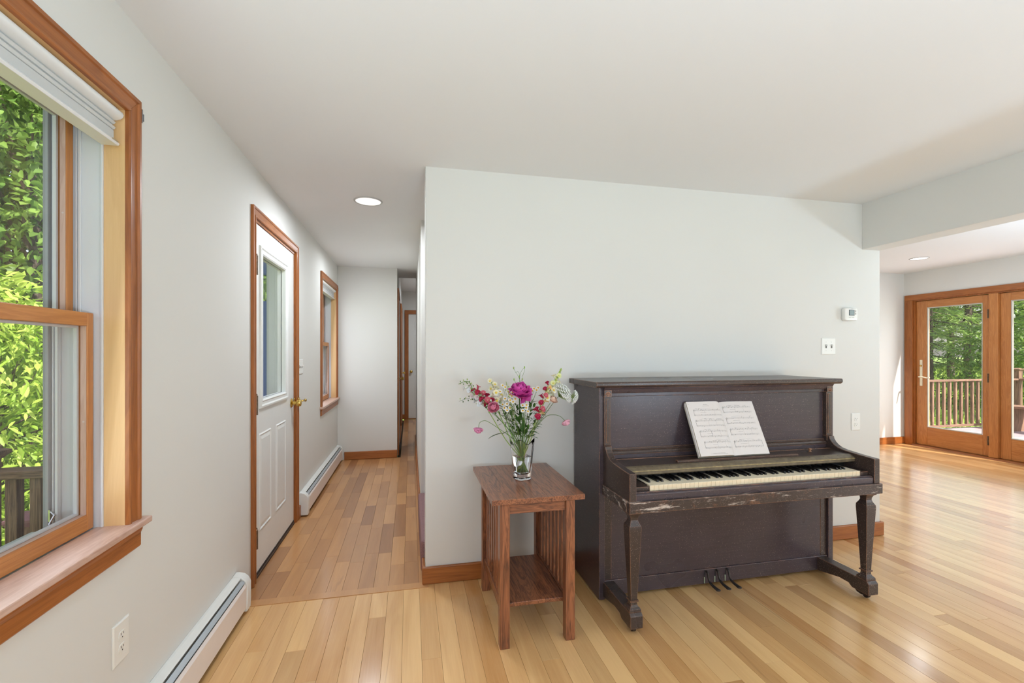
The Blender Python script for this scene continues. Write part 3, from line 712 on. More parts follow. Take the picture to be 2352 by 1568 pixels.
# arms with scroll
def arm(x0, x1):
    pts = [(PF, .612), (1.938, .612), (1.938, .741)]
    pts += [(PF-.21, .7455), (PF-.12, .753), (PF-.085, .760), (PF-.062, .771), (PF-.045, .785), (PF-.034, .800), (PF-.030, .815), (PF, .815)]
    P('arm', MB().prism(pts, 'x', x0, x1), PE, bevel=.003)
arm(A0+.022, A0+.057); arm(A1-.060, A1-.025)
KX0, KW, KN = 1.106, .02354, 52
KX1 = KX0+KW*KN
P('key_block', B(A0+.057, KX0-.001, 1.972, PF-.14, .640, .668), PE, bevel=.002)
P('key_block', B(KX1+.001, A1-.060, 1.972, PF-.14, .640, .668), PE, bevel=.002)
P('keyslip', MB().prism([(1.944, .612), (1.944, .640), (1.950, .6455), (1.966, .6455), (1.966, .612)], 'x', A0+.057, A1-.060), PM, bevel=.002)
P('keyslip_bead', B(A0+.057, A1-.060, 1.952, 1.9665, .6455, .650), PM, bevel=.002)
P('keybed', MB().box(A0+.016, A1-.020, 1.926, 1.96, .560, .613).box(A0+.016, A0+.05, 1.96, PF+.0, .560, .613).box(A1-.054, A1-.020, 1.96, PF, .56, .613), PS, bevel=.003)
P('keybed_underside', B(A0+.05, A1-.054, 1.96, PF, .585, .640), PM)
# keys
IV = plain('ivory', lin(250, 238, 212), .3, noise=.06, nscale=60, coat=.2)
IVF = plain('ivory_front', lin(242, 222, 188), .4, noise=.08, nscale=60)
EB = plain('ebony', lin(30, 28, 28), .22, noise=.3, nscale=60)
# octave pattern from A: which boundaries carry a black key
has_black = {'A': 1, 'B': 0, 'C': 1, 'D': 1, 'E': 0, 'F': 1, 'G': 1}
seq = 'ABCDEFG'; wk = None; bk = None
for i in range(KN):
    nme = seq[i % 7]; x0 = KX0+i*KW
    left_black = i > 0 and has_black[seq[(i-1) % 7]]; right_black = has_black[nme] and i < KN-1
    key = (bool(left_black), bool(right_black))
    l = .0065 if key[0] else 0; r_ = .0065 if key[1] else 0
    g = .0006; zt = .6735; yk = 2.015
    pts = [(x0+g, 1.970), (x0+KW-g, 1.970), (x0+KW-g, yk), (x0+KW-g-r_, yk), (x0+KW-g-r_, 2.11), (x0+g+l, 2.11), (x0+g+l, yk), (x0+g, yk)]
    ck = 'white%d%d' % key
    if ck not in MATS:
        me_ = MB().prism(pts, 'z', zt-.003, zt)
        o = P('white_key', me_, IV, bevel=.0006, at=(x0, 1.97, zt)); 
        f_ = obj('key_front', B(x0+g, x0+KW-g, 1.9716, 2.0, .646, zt-.003), IVF, o)
        MATS[ck] = (o, f_)
    else:
        o0, f0 = MATS[ck]; o = o0.copy(); COL.objects.link(o); o.location = Vector((x0, 1.97, zt))-Vector(pn.location)
        f_ = f0.copy(); COL.objects.link(f_); f_.parent = o
    if right_black:
        xc = x0+KW
        if bk is None:
            bm_ = MB().loft([[(xc-.0052, 2.0165, .670), (xc+.0052, 2.0165, .670), (xc+.0052, 2.11, .670), (xc-.0052, 2.11, .670)],
                             [(xc-.0048, 2.0175, .679), (xc+.0048, 2.0175, .679), (xc+.0048, 2.11, .681), (xc-.0048, 2.11, .681)],
                             [(xc-.0042, 2.0225, .6835), (xc+.0042, 2.0225, .6835), (xc+.0042, 2.11, .6845), (xc-.0042, 2.11, .6845)]])
            bk = P('black_key', bm_, EB, bevel=.001, at=(xc, 2.06, .67)); bx0 = xc
        else:
            o = bk.copy(); COL.objects.link(o); o.location = Vector((xc, 2.06, .67))-Vector(pn.location)
for k in [k for k in MATS if k.startswith('white') and isinstance(MATS[k], tuple)]: del MATS[k]
P('key_well', B(A0+.057, A1-.060, 2.112, 2.15, .60, .722), BLACK)
# lower case
P('lower_panel', B(A0+.075, A1-.075, PF+.016, PF+.03, .103, .585), PM, bevel=.001)
for x0, x1 in ((A0+.033, A0+.075), (A1-.075, A1-.033)): P('lower_stile', B(x0, x1, PF+.014, PF+.032, .103, .585), PE, bevel=.002)
P('plinth', B(A0+.033, A1-.033, PF+.008, PF+.03, .022, .103), PM, bevel=.003)
P('bottom_board', B(A0+.033, A1-.033, PF+.03, PB-.05, .02, .04), PM)
# toes, legs, casters
def square_loft(cx, cy_, prof, k=1.0):
    rings = []
    for h, z in prof: rings.append([(cx-h, cy_-h*k, z), (cx+h, cy_-h*k, z), (cx+h, cy_+h*k, z), (cx-h, cy_+h*k, z)])
    return MB().loft(rings)
for cx in (A0+.054, A1-.076):
    pts = [(1.932, .034), (1.932, .082), (1.940, .094), (1.95, .1), (PF, .1), (PF, .030), (2.06, .038), (2.02, .034)]
    pts = [(1.930, .030), (1.930, .088), (1.942, .100), (PF+.006, .100), (PF+.006, .022), (2.10, .048), (2.045, .046), (2.025, .030)]
    toe = P('toe_beam', MB().prism(pts, 'x', cx-.031, cx+.031), PE, bevel=.003)
    leg = P('leg', square_loft(cx, 1.972, [(.033, .560), (.033, .553), (.024, .546), (.019, .533), (.018, .522), (.022, .510), (.030, .496), (.031, .486), (.031, .478), (.0185, .205), (.0165, .148)]), PE, bevel=.0015)
    P('leg_ring', square_loft(cx, 1.972, [(.0165, .150), (.021, .150), (.021, .143), (.0165, .143)]), PE, leg)
    P('leg_foot', square_loft(cx, 1.972, [(.0155, .143), (.0165, .128), (.021, .120), (.029, .112), (.030, .101)]), PE, leg, bevel=.001)
    cs = MB().prism([(1.944, .032), (2.03, .034), (2.01, .014), (1.985, .010), (1.968, .016)], 'x', cx-.016, cx-.011)
    cs.prism([(1.944, .032), (2.03, .034), (2.01, .014), (1.985, .010), (1.968, .016)], 'x', cx+.009, cx+.014)
    c_ = P('caster', cs, plain('dark_iron', lin(70, 62, 58), .45, .6, noise=.3), bevel=.001)
    P('caster_wheel', MB().lathe([(.004, -.010), (.0165, -.009), (.0175, 0), (.0165, .008), (.004, .009)], (cx, 1.968, .0178), 'x', 18), MATS['dark_iron'], c_, auto=40)
# pedals
IRON = MATS['dark_iron']
for i in range(3):
    x = 1.600+i*.0655
    path = catmull([(x, PF+.012, .092), (x, PF-.006, .088), (x, PF-.014, .066), (x, PF-.022, .050), (x, PF-.045, .040), (x+.002, PF-.080, .036), (x+.003, PF-.100, .035)], 4)
    n = len(path); rings = []
    for j, p in enumerate(path):
        t = j/(n-1); wv = .0055+.010*max(0, (t-.45)/.55)**1.2*(1 if t < .92 else .75); hv = .006-.0015*t
        d = (path[min(j+1, n-1)]-path[max(j-1, 0)]).normalized(); s_v = Vector((1, 0, 0)); up = s_v.cross(d).normalized()
        if j == n-1: wv *= .45; hv *= .5
        rings.append([p+s_v*wv*math.cos(a)+up*hv*math.sin(a) for a in [2*PI*q/12 for q in range(12)]])
    pd = P('pedal', MB().loft(rings), IRON, smooth=True)
    P('pedal_slot', B(x-.010, x-.0055, PF+.0065, PF+.009, .030, .099), DARK, pd)
    P('felt_strip', B(x-.0135, x-.0105, PF+.004, PF+.009, .028, .060), plain('felt_green_white', lin(186, 196, 168), .9), pd)

# ------------------------------------------------------------------ open music book
U = Vector((0, .135, .268)).normalized(); R_ = Vector((1, 0, 0)); OUT = Vector((0, -U.z, U.y))
BO = Vector((1.680, PF-.118, .7535))
PW, PH = .214, .300
def page_off(s):
    """height of the page surface above the back cover"""
    if s < 0:
        q = -s/PW; return .004+.021*min(1, q/.16)**.6-.001*q
    q = s/PW; return .004+.010*min(1, q/.2)**.6-.006*q*q
def bp(s, t, h=0.0): return BO+R_*s+U*t+OUT*(page_off(s)+h)
ss = [-PW+.0+i*PW/16 for i in range(17)]; ss2 = [i*PW/16 for i in range(17)]
bk_ = thing('music_book', tuple(BO), 'open book of printed sheet music leaning on the piano', 'book')
PAPER = plain('paper', lin(220, 213, 209), .8, noise=.01, nscale=5); EDGE = plain('paper_edge', lin(206, 196, 170), .85, noise=.35, nscale=90)
cover = MB().loft([[tuple(BO+R_*s+U*t+OUT*h) for s, t in ((-PW-.002, -.001), (PW+.001, -.001), (PW+.001, PH+.001), (-PW-.002, PH+.001))] for h in (-.0012, 0)])
obj('cover', cover, plain('book_cover', lin(196, 190, 176), .6), bk_)
def page_block(lst, name, label=None):
    top = [bp(s, 0) for s in lst]; fr = [tuple(p) for p in top]
    back = [BO+R_*s+OUT*.0002 for s in reversed(lst)]
    poly0 = [Vector(p) for p in fr]+back; rings = [[tuple(p+U*t) for p in poly0] for t in (0.0, PH)]
    return obj(name, MB().loft(rings), EDGE, bk_)
pbl = page_block(ss, 'left_pages'); pbr = page_block(ss2, 'right_pages')
def page_sheet(lst, name, par, lift=.0004):
    v = []; n = len(lst)
    for t in (0, PH): v += [tuple(bp(s, t, lift)) for s in lst]
    return obj(name, MB().add(v, [(i, i+1, n+i+1, n+i) for i in range(n-1)]), PAPER, par, smooth=True)
page_sheet(ss, 'left_page', pbl); page_sheet(ss2, 'right_page', pbr)
lm = MB()
for q in (.35, .62, .82):           # loosened page edges fanning at the left
    v = [tuple(BO+R_*(-PW-.0015*q+.0005)+U*t+OUT*(.023*q+.0006)) for t in (0.0, PH-.004)]+[tuple(BO+R_*(-PW-.004)+U*t+OUT*(.023*q)) for t in (PH-.006, 0.004)]
    lm.add(v, [(0, 1, 2, 3)])
obj('loose_leaves', lm, PAPER, pbl)
INK = plain('ink', lin(70, 66, 66), .9); INKL = plain('ink_grey', lin(120, 116, 114), .9)
def prt(m, s0, s1, t0, t1, h=.0007):
    n = max(1, int(abs(s1-s0)/.012))
    for i in range(n):
        a, b = s0+(s1-s0)*i/n, s0+(s1-s0)*(i+1)/n
        m.add([tuple(bp(a, t0, h)), tuple(bp(b, t0, h)), tuple(bp(b, t1, h)), tuple(bp(a, t1, h))], [(0, 1, 2, 3)])
def note(m, s, t, r=.0011):
    m.add([tuple(bp(s+r*1.25*math.cos(2*PI*k/8), t+r*math.sin(2*PI*k/8), .0008)) for k in range(8)], [tuple(range(8))])
mi, ml = MB(), MB()
def arc(m, s0, s1, t, hgt, th=.0004):
    n = 14
    for i in range(n):
        a, b = i/n, (i+1)/n; f = lambda u: t+hgt*math.sin(PI*u)
        m.add([tuple(bp(s0+(s1-s0)*a, f(a), .0007)), tuple(bp(s0+(s1-s0)*b, f(b), .0007)), tuple(bp(s0+(s1-s0)*b, f(b)+th, .0007)), tuple(bp(s0+(s1-s0)*a, f(a)+th, .0007))], [(0, 1, 2, 3)])
rr = random.Random(3)
def system(s0, s1, tt, tb, barlines, heavy=None):
    sp = .0017
    for tc in (tt, tb):
        for k in range(5): prt(ml, s0, s1, tc-(k-2)*sp-.00012, tc-(k-2)*sp+.00012)
    prt(mi, s0-.0012, s0-.0004, tb-2*sp, tt+2*sp); prt(mi, s0, s0+.0003, tb-2*sp, tt+2*sp)
    for bx in barlines: prt(ml, bx, bx+.0004, tb-2*sp, tt+2*sp)
    if heavy: prt(mi, heavy, heavy+.0012, tb-2*sp, tt+2*sp)
    # clefs
    arc(mi, s0+.002, s0+.007, tt-.003, .007, .0009); arc(mi, s0+.002, s0+.006, tt-.001, -.004, .0009); prt(mi, s0+.0040, s0+.0048, tt-.0055, tt+.0065)
    arc(mi, s0+.002, s0+.007, tb, .0035, .0009); arc(mi, s0+.004, s0+.0072, tb-.003, .003, .0007)
    n = int((s1-s0-.012)/.0105); prev = None
    for i in range(n):
        s = s0+.012+i*.0105+rr.uniform(-.001, .001)
        if rr.random() < .82:
            t = tt+rr.choice([-2, -1, 0, 1, 2, 3])*sp/1.0*.9; note(mi, s, t); prt(mi, s+.0010, s+.0013, t, t+.0055)
            if prev and s-prev[0] < .012 and rr.random() < .4: prt(mi, prev[0], s+.0013, max(t, prev[1])+.005, max(t, prev[1])+.0058)
            prev = (s, t)
        if rr.random() < .62:
            t = tb+rr.choice([-2, -1, 0, 1, 2])*sp*.9; note(mi, s, t); prt(mi, s-.0013, s-.0010, t-.0045, t)
    a = s0+.02+rr.random()*.03; arc(ml, a, min(s1-.01, a+.06+rr.random()*.04), tt+.0075, .0035)
    if rr.random() < .7: prt(ml, s0+.03+rr.random()*.02, s0+.075, (tt+tb)/2, (tt+tb)/2+.0006)
for s0, s1, tt, tb, bl, hv in ((-.183, -.010, .250, .222, (-.118, -.058), None), (-.187, -.006, .191, .163, (-.112, -.066), None), (-.181, -.006, .132, .104, (-.06,), -.112), (-.172, -.006, .073, .043, (-.096, -.048), None)):
    system(s0, s1, tt, tb, bl, hv)
for s0, s1, tt, tb, bl, hv in ((.012, .188, .267, .238, (.085, .138), None), (.014, .190, .203, .174, (.09,), None), (.016, .190, .140, .111, (.095, .145), None), (.018, .190, .073, .044, (.10,), .189)):
    system(s0, s1, tt, tb, bl, hv)
# short title word and credit lines: too small to read, set as rows of letter strokes
x = -.113
for k, wd in enumerate((3, 2, 2, 2, 2, 1.4, 2, 2, 2)):
    prt(mi, x, x+.0004+wd*.00045, .2800, .2826 if k not in (0, 5) else .2838); x += .0028
prt(ml, -.123, -.080, .2735, .2741)
for k in range(20): prt(ml, -.137+k*.0036, -.137+k*.0036+.0022, .0130, .0142)
for k in range(28): prt(ml, -.152+k*.0036, -.152+k*.0036+.0022, .0095, .0107)
prt(ml, -.205, -.202, .284, .286)
obj('printed_notes', mi, INK, bk_, kind='stuff'); obj('printed_staves', ml, INKL, bk_, kind='stuff')

# ------------------------------------------------------------------ mission side table
TX0, TX1, TY0, TY1, TZ = .343, .768, 1.938, 2.545, .665
tb = thing('side_table', ((TX0+TX1)/2, (TY0+TY1)/2, 0), 'dark oak side table with slatted sides and lower shelf', 'side table')
def T(name, mb, mat='oak', parent=tb, **k): return obj(name, mb, mat, parent, **k)
top_m = wood('oak', axis='y', **WOODS['oak'])
for i in range(5):
    a = TX0+(TX1-TX0)*i/5; b = TX0+(TX1-TX0)*(i+1)/5
    T('top_board', B(a, b, TY0, TY1, TZ-.023, TZ), 'oak:y', bevel=.0012, at=(a, TY0, TZ))
LG = .044
LX = (.384, .730-LG); LY = (1.965, 2.515-LG)
LX = (.384, .730-.044+.0)
for x in LX:
    for y in LY: T('leg', B(x, x+LG, y, y+LG, .0, TZ-.023), 'oak:z', bevel=.003, at=(x, y, 0))
    xm = x+LG/2
    T('side_apron', B(xm-.011, xm+.011, LY[0]+LG, LY[1], .588, TZ-.023), 'oak:y', bevel=.001)
    T('side_rail', B(xm-.011, xm+.011, LY[0]+LG, LY[1], .135, .182), 'oak:y', bevel=.002)
    for i in range(8):
        y = LY[0]+LG+.018+i*(LY[1]-LY[0]-LG-.036-.026)/7
        T('slat', B(xm-.006, xm+.006, y, y+.026, .182, .588), 'oak:z', bevel=.001, at=(xm, y, .182))
for y in LY: T('end_apron', B(LX[0]+LG, LX[1], y+.010, y+.032, .588, TZ-.023), 'oak:x', bevel=.001)
T('shelf', B(LX[0]+LG/2+.012, LX[1]+LG/2-.012, LY[0]+LG+.001, LY[1]-.001, .158, .176), 'oak:y', bevel=.002)

# ------------------------------------------------------------------ glass vase
VX, VY, VZ = .551, 2.245, .6652
va = thing('glass_vase', (VX, VY, VZ), 'clear square glass vase with wavy lip on the side table', 'vase')
def sq_ring(h, z, rot=.35, lip=0.0, n=48, e=5.0):
    out = []
    for i in range(n):
        a = 2*PI*i/n; c, s = math.cos(a), math.sin(a)
        r = h/((abs(c)**e+abs(s)**e)**(1/e)); zz = z-lip*math.cos(4*a)
        x, y = r*c, r*s; out.append((VX+x*math.cos(rot)-y*math.sin(rot), VY+x*math.sin(rot)+y*math.cos(rot), VZ+zz))
    return out
vr = [sq_ring(.026, 0), sq_ring(.033, 0), sq_ring(.0365, .003), sq_ring(.0375, .02), sq_ring(.042, .08), sq_ring(.047, .14), sq_ring(.0515, .180, lip=.005), sq_ring(.0525, .192, lip=.013), sq_ring(.0505, .1945, lip=.013), sq_ring(.0485, .190, lip=.013),
      sq_ring(.0455, .170, lip=.003), sq_ring(.041, .14), sq_ring(.036, .08), sq_ring(.030, .035), sq_ring(.022, .028), sq_ring(.006, .027)]
obj('vase_body', MB().loft(vr), clear_glass('crystal', 1.47), va, auto=35)
wr = [sq_ring(.006, .0276), sq_ring(.0214, .0286), sq_ring(.0294, .0356), sq_ring(.0354, .08), sq_ring(.0388, .115), sq_ring(.006, .115)]
obj('water', MB().loft(wr), clear_glass('water', 1.33), va, auto=35)

# ------------------------------------------------------------------ flowers
GREEN = leaf_mat('stem_green', trans=.12); PET = leaf_mat('petal', trans=.3, rough=.6)
AX = Vector((math.cos(YAW), -math.sin(YAW), 0)); DP = Vector((math.sin(YAW), math.cos(YAW), 0)); V0 = Vector((VX, VY, VZ))
def bq(u, h, d=0.0): return V0+AX*u+DP*d+Vector((0, 0, h))
class CM(MB):
    """mesh with a colour per vertex"""
    def __init__(s): super().__init__(); s.c = []
    def col(s, c, jit=.0):
        k = len(s.v)-len(s.c); s.c += [tuple(max(0, x*(1+random.uniform(-jit, jit))) for x in c[:3])]*k; return s
def cobj(name, m, mat, parent, smooth=True, **k):
    mats = mat
    pb = base_of(parent); me = bpy.data.meshes.new(name)
    me.from_pydata([(v[0]-pb.x, v[1]-pb.y, v[2]-pb.z) for v in m.v], [], m.f)
    a = me.color_attributes.new('pc', 'FLOAT_COLOR', 'POINT'); a.data.foreach_set('color', np.array([(*c[:3], 1) for c in m.c], dtype=np.float32).ravel())
    if smooth: me.polygons.foreach_set('use_smooth', [True]*len(me.polygons))
    me.update(); me.materials.append(mats); o = bpy.data.objects.new(name, me); COL.objects.link(o); o.parent = parent
    for kk, v in k.items(): o[kk] = v
    return o
def frame_of(d):
    d = d.normalized(); u = d.cross(Vector((0, 0, 1)) if abs(d.z) < .95 else Vector((1, 0, 0))).normalized(); return u, d.cross(u), d
def petal(m, c, d, phi, r0, L, W, a0, a1, cup, col, tipcol=None, n=5, q=4, ruff=0.0):
    u, v, w_ = frame_of(d); rad = u*math.cos(phi)+v*math.sin(phi); tan = w_.cross(rad)
    p = c+rad*r0; rows = []
    for i in range(n+1):
        t = i/n; a = a0+(a1-a0)*t; st = rad*math.sin(a)+w_*math.cos(a); nrm = (rad*math.cos(a)-w_*math.sin(a))
        wd = W*(math.sin(PI*min(1, .12+t*.72)))**.8*(1 if t < 1 else .62)
        row = []
        for j in range(q+1):
            s = 2*j/q-1; row.append(p+tan*wd*s-nrm*cup*wd*s*s+st*(-.10*L*abs(s)**2*t+ruff*L*math.sin(7*s+phi*5)*t))
        rows.append(row); p = p+st*(L/n)
    base = len(m.v); m.v += [tuple(x) for r in rows for x in r]
    for i in range(n):
        for j in range(q): m.f.append((base+i*(q+1)+j, base+i*(q+1)+j+1, base+(i+1)*(q+1)+j+1, base+(i+1)*(q+1)+j))
    for i in range(n+1):
        k = i/n; cc = col if tipcol is None else tuple(col[z]*(1-k)+tipcol[z]*k for z in range(3))
        jv = random.uniform(.9, 1.1); m.c += [tuple(x*jv for x in cc[:3])]*(q+1)
def bloom(c, d, r, layers, col, tip, seedv=0):
    m = CM(); c = Vector(c)
    for k, (n, a0, a1, Ls, Ws) in enumerate(layers):
        for i in range(n):
            petal(m, c, d, 2*PI*(i+.5*(k % 2)+random.uniform(-.15, .15))/n, r*.06, r*Ls*random.uniform(.92, 1.08), r*Ws, math.radians(a0+random.uniform(-6, 6)), math.radians(a1+random.uniform(-8, 8)), .35, col, tip, ruff=.03)
    return m
SG = lin(96, 130, 58); SD = lin(60, 92, 40); SL = lin(150, 176, 84)
def stem_pts(pts):
    """pts: bouquet coordinates; adds the hidden part down into the vase"""
    u0, h0 = pts[0][0], pts[0][1]; d0 = pts[0][2] if len(pts[0]) > 2 else 0
    q = [bq(*p) for p in pts]
    q = [bq(-u0*.30, .036, -d0*.3), bq(u0*.18, .115, d0*.2)]+q
    return catmull(q, 5)
def stem(parent, pts, r=.0016, col=SG, name='stem'):
    P_ = stem_pts(pts); m = CM(); m.tube(P_, [r*(1.25-.5*i/len(P_)) for i in range(len(P_))], 6); m.col(col, .1); return cobj(name, m, GREEN, parent), P_
def leaf(m, p, d, L, W, col, droop=.4, fold=.25):
    p = Vector(p); d = Vector(d).normalized(); side = d.cross(Vector((0, 0, 1))); side = side.normalized() if side.length > .1 else AX
    n = 6; rows = []
    for i in range(n+1):
        t = i/n; wd = W*math.sin(PI*(.04+t*.93))**.8*.5; dd = (d+Vector((0, 0, -droop*t*1.6))).normalized()
        up = side.cross(dd)
        rows.append([p-side*wd+up*wd*fold, p, p+side*wd+up*wd*fold]); p = p+dd*(L/n)
    b = len(m.v); m.v += [tuple(x) for r in rows for x in r]
    for i in range(n):
        for j in range(2): m.f.append((b+i*3+j, b+i*3+j+1, b+i*3+j+4, b+i*3+j+3))
    m.col(col, .18)
GRP = 'cut flowers in the glass vase'
def flower(name, label, cat='flower'):
    return thing(name, tuple(V0+Vector((0, 0, .03))), label, cat, GRP)
# peony
f = flower('peony', 'big magenta peony at the top centre of the bouquet')
stem(f, [(-.006, .20, .0), (-.012, .33, .0), (-.014, .425, -.01)], .0024)
PK = lin(186, 40, 138); PKT = lin(220, 84, 176)
head = bq(-.014, .428, -.012)
cobj('petals', bloom(head, Vector((.1, -.35, .95)), .062, [(7, 105, 40, 1.05, .55), (7, 85, 10, 1.0, .60), (8, 70, -35, 1.15, .55), (7, 50, -50, 1.1, .5), (6, 35, -60, 1.0, .45), (5, 20, -50, .85, .4)], PK, PKT), PET, f)
cobj('drooping_petals', bloom(bq(.012, .430, -.02), Vector((.5, -.7, -.15)), .052, [(5, 100, 80, 1.0, .42), (4, 70, 60, .9, .4)], PK, PKT), PET, f)
m = CM()
for a in range(5): leaf(m, bq(-.014, .42, -.01), Vector((math.cos(a*1.26), math.sin(a*1.26), .2)), .03, .012, SG)
cobj('sepals', m, GREEN, f)
# ranunculus
RK, RT = lin(214, 96, 138), lin(240, 160, 186)
ran = [(9, 95, 20, .85, .5), (9, 80, -10, .85, .5), (8, 60, -40, .9, .48), (7, 45, -60, .9, .42), (6, 30, -70, .85, .36), (5, 15, -50, .7, .3)]
for lab, pts, c_, d_, r_, cols in (
  ('full pink ranunculus left of the peony', [(-.02, .2, -.01), (-.08, .30, -.03), (-.135, .352, -.05)], (-.140, .362, -.05), (-.4, -.75, .5), .040, (RK, RT)),
  ('pink ranunculus drooping at the far left of the bouquet', [(-.032, .19, .0), (-.10, .245, -.02), (-.17, .292, -.03), (-.195, .296, -.03), (-.212, .285, -.03), (-.217, .262, -.03)], (-.217, .262, -.03), (-.12, -.1, -1), .036, (lin(196, 92, 146), lin(236, 158, 196))),
  ('pale pink ranunculus drooping on a curved stem at right', [(.028, .19, .0), (.07, .262, -.02), (.12, .318, -.03), (.16, .326, -.03), (.19, .318, -.03), (.212, .298, -.03)], (.213, .298, -.03), (.4, -.35, -.85), .034, (lin(224, 130, 160), lin(246, 196, 212))),
  ('peach ranunculus bud below the white lace flower', [(.02, .2, -.0), (.08, .29, -.02), (.14, .385, -.03)], (.150, .395, -.03), (.3, -.5, .8), .033, (lin(232, 190, 168), lin(244, 216, 196)))):
    f = flower('ranunculus', lab); _, P_ = stem(f, pts, .0015, SG)
    cobj('petals', bloom(bq(*c_), Vector(d_), r_, ran, *cols), PET, f)
    m = CM()
    for a in range(5): petal(m, bq(*c_), Vector(d_), a*1.26, .001, r_*.55, r_*.25, 1.6, 1.2, .2, SL)
    cobj('sepals', m, GREEN, f)
# snapdragons
def snap(m, p, d, s, col, lipc):
    p = Vector(p)
    m.tube([p, p+d*s*.35, p+d*s*.7], [s*.12, s*.2, s*.26], 7); m.col(col, .08)
    q = p+d*s*.6
    for a in (0.5, 1.2): petal(m, q, d, a*1.0+.7, s*.05, s*.6, s*.34, .5, 1.5, .2, col, n=3, q=3)
    for a in (-2.2, -1.3, -.4): petal(m, q, d, a, s*.05, s*.52, s*.3, .9, 2.3, .3, col, tuple(col[z]*.8+lipc[z]*.2 for z in range(3)), n=3, q=3)
    m.ball(q+d*s*.14, s*.17, 6, 4); m.col(lipc, .05)
def snapdragon(label, base, tip, cols, n, h0, budn=0, s=.034, d0=-.02, leaves=True):
    f = flower('snapdragon', label)
    mid = ((base[0]+tip[0])/2-.004, (base[1]+tip[1])/2+.0, d0)
    _, P_ = stem(f, [(base[0]*.45, .2, d0*.4), (base[0], base[1], d0), mid, (tip[0], tip[1], d0)], .0022, SL)
    A, Bp = bq(base[0], base[1], d0), bq(tip[0], tip[1], d0); ax = (Bp-A).normalized(); u, v, w_ = frame_of(ax)
    for i in range(n):
        t = h0+(.82-h0)*i/max(1, n-1) if budn else h0+(1-h0)*i/max(1, n-1); a = i*2.4
        p = A.lerp(Bp, t); d = (u*math.cos(a)+v*math.sin(a)*.7+ax*.35-DP*.35).normalized(); c, l = cols[i % len(cols)]
        m = CM(); snap(m, p, d, s*(1.1-.35*t), c, l); cobj('blossom', m, PET, f)
    if budn:
        m = CM()
        for i in range(budn):
            t = .62+.4*i/budn; a = i*2.4; p = A.lerp(Bp, t)+(u*math.cos(a)+v*math.sin(a))*.006*(1.4-t); r_ = .0058*(1.5-t)
            m.ball(p+ax*.002, r_, 6, 4, (1, 1, 1.6)); m.col(SL if i % 2 else lin(190, 200, 110), .1)
        cobj('bud_tip', m, GREEN, f)
    if leaves:
        m = CM()
        for i in range(7):
            t = i/7*.9; p = bq(base[0]*.45, .2, d0*.4).lerp(A, t+.1); a = i*2.4
            leaf(m, p, u*math.cos(a)+v*math.sin(a)+ax*.7, .034, .009, SD if i % 2 else SG)
        cobj('leaves', m, GREEN, f)
CR = (lin(176, 26, 66), lin(196, 50, 90)); MV = (lin(206, 90, 110), lin(226, 150, 150)); YW = (lin(240, 238, 216), lin(244, 214, 80)); PCH = (lin(244, 206, 150), lin(246, 190, 90)); WP = (lin(238, 228, 226), lin(240, 212, 214))
snapdragon('tall snapdragon with pale blossoms and a green bud spike at right', (.10, .36), (.195, .552), [YW, YW, (lin(228, 232, 180), lin(236, 224, 120))], 9, .24, 26, .034)
snapdragon('crimson and peach snapdragon right of the peony', (.075, .315), (.130, .475), [CR, PCH, CR, MV, PCH], 13, .0, 0, .031, -.035)
snapdragon('crimson snapdragon at the left of the bouquet', (-.13, .36), (-.235, .455), [CR, MV, CR], 12, .0, 0, .035, -.01)
snapdragon('white and yellow snapdragon behind the crimson one', (-.10, .36), (-.155, .490), [YW, YW], 10, .15, 0, .036, .0)
snapdragon('blush white snapdragon at the outer left', (-.19, .37), (-.275, .46), [WP, (lin(232, 236, 238), lin(240, 240, 240))], 12, .05, 0, .034, .02, False)
# Queen Anne's lace
f = flower('lace_flower', 'white lacy umbel flower at the far right of the bouquet')
stem(f, [(.025, .2, .01), (.10, .30, .01), (.160, .385, .0), (.185, .415, 0)], .0015)
m = CM(); fl_ = CM(); c0 = bq(.185, .415, 0)
ax = (AX*.75+Vector((0, 0, .62))-DP*.1).normalized(); u, v, w_ = frame_of(ax)
for i in range(78):
    th = math.sqrt((i+.5)/78)*1.25; ph = i*2.39996; d = u*math.sin(th)*math.cos(ph)+v*math.sin(th)*math.sin(ph)+w_*math.cos(th)
    e = c0+d*.056*(1+.1*math.sin(i)); m.tube([c0, c0.lerp(e, .6)+w_*.002, e], .0004, 4); m.col(SL, .05)
    for k in range(9):
        q = e+(u*math.cos(k*2.4)+v*math.sin(k*2.4))*.0078*math.sqrt(k/9)+w_*.0015; fl_.ball(q, .0030, 5, 3); fl_.col(lin(250, 250, 247), .02)
c1 = bq(.245, .415, .0)
for i in range(44):
    th = math.sqrt((i+.5)/44)*1.2; ph = i*2.39996; ax2 = (AX*.95-Vector((0, 0, .25))).normalized(); u2, v2, w2v = frame_of(ax2)
    d = u2*math.sin(th)*math.cos(ph)+v2*math.sin(th)*math.sin(ph)+w2v*math.cos(th); e = c1+d*.036; m.tube([c1, e], .0004, 4); m.col(SL, .05)
    for k in range(6): fl_.ball(e+(u2*math.cos(k*2.4)+v2*math.sin(k*2.4))*.006*math.sqrt(k/6), .0029, 5, 3); fl_.col(lin(248, 249, 246), .02)
m.tube(catmull([bq(.185, .415, 0), bq(.215, .40, 0), bq(.245, .415, 0)], 4), .0009, 5); m.col(SL)
cobj('umbel_rays', m, GREEN, f); cobj('florets', fl_, PET, f, kind='stuff')
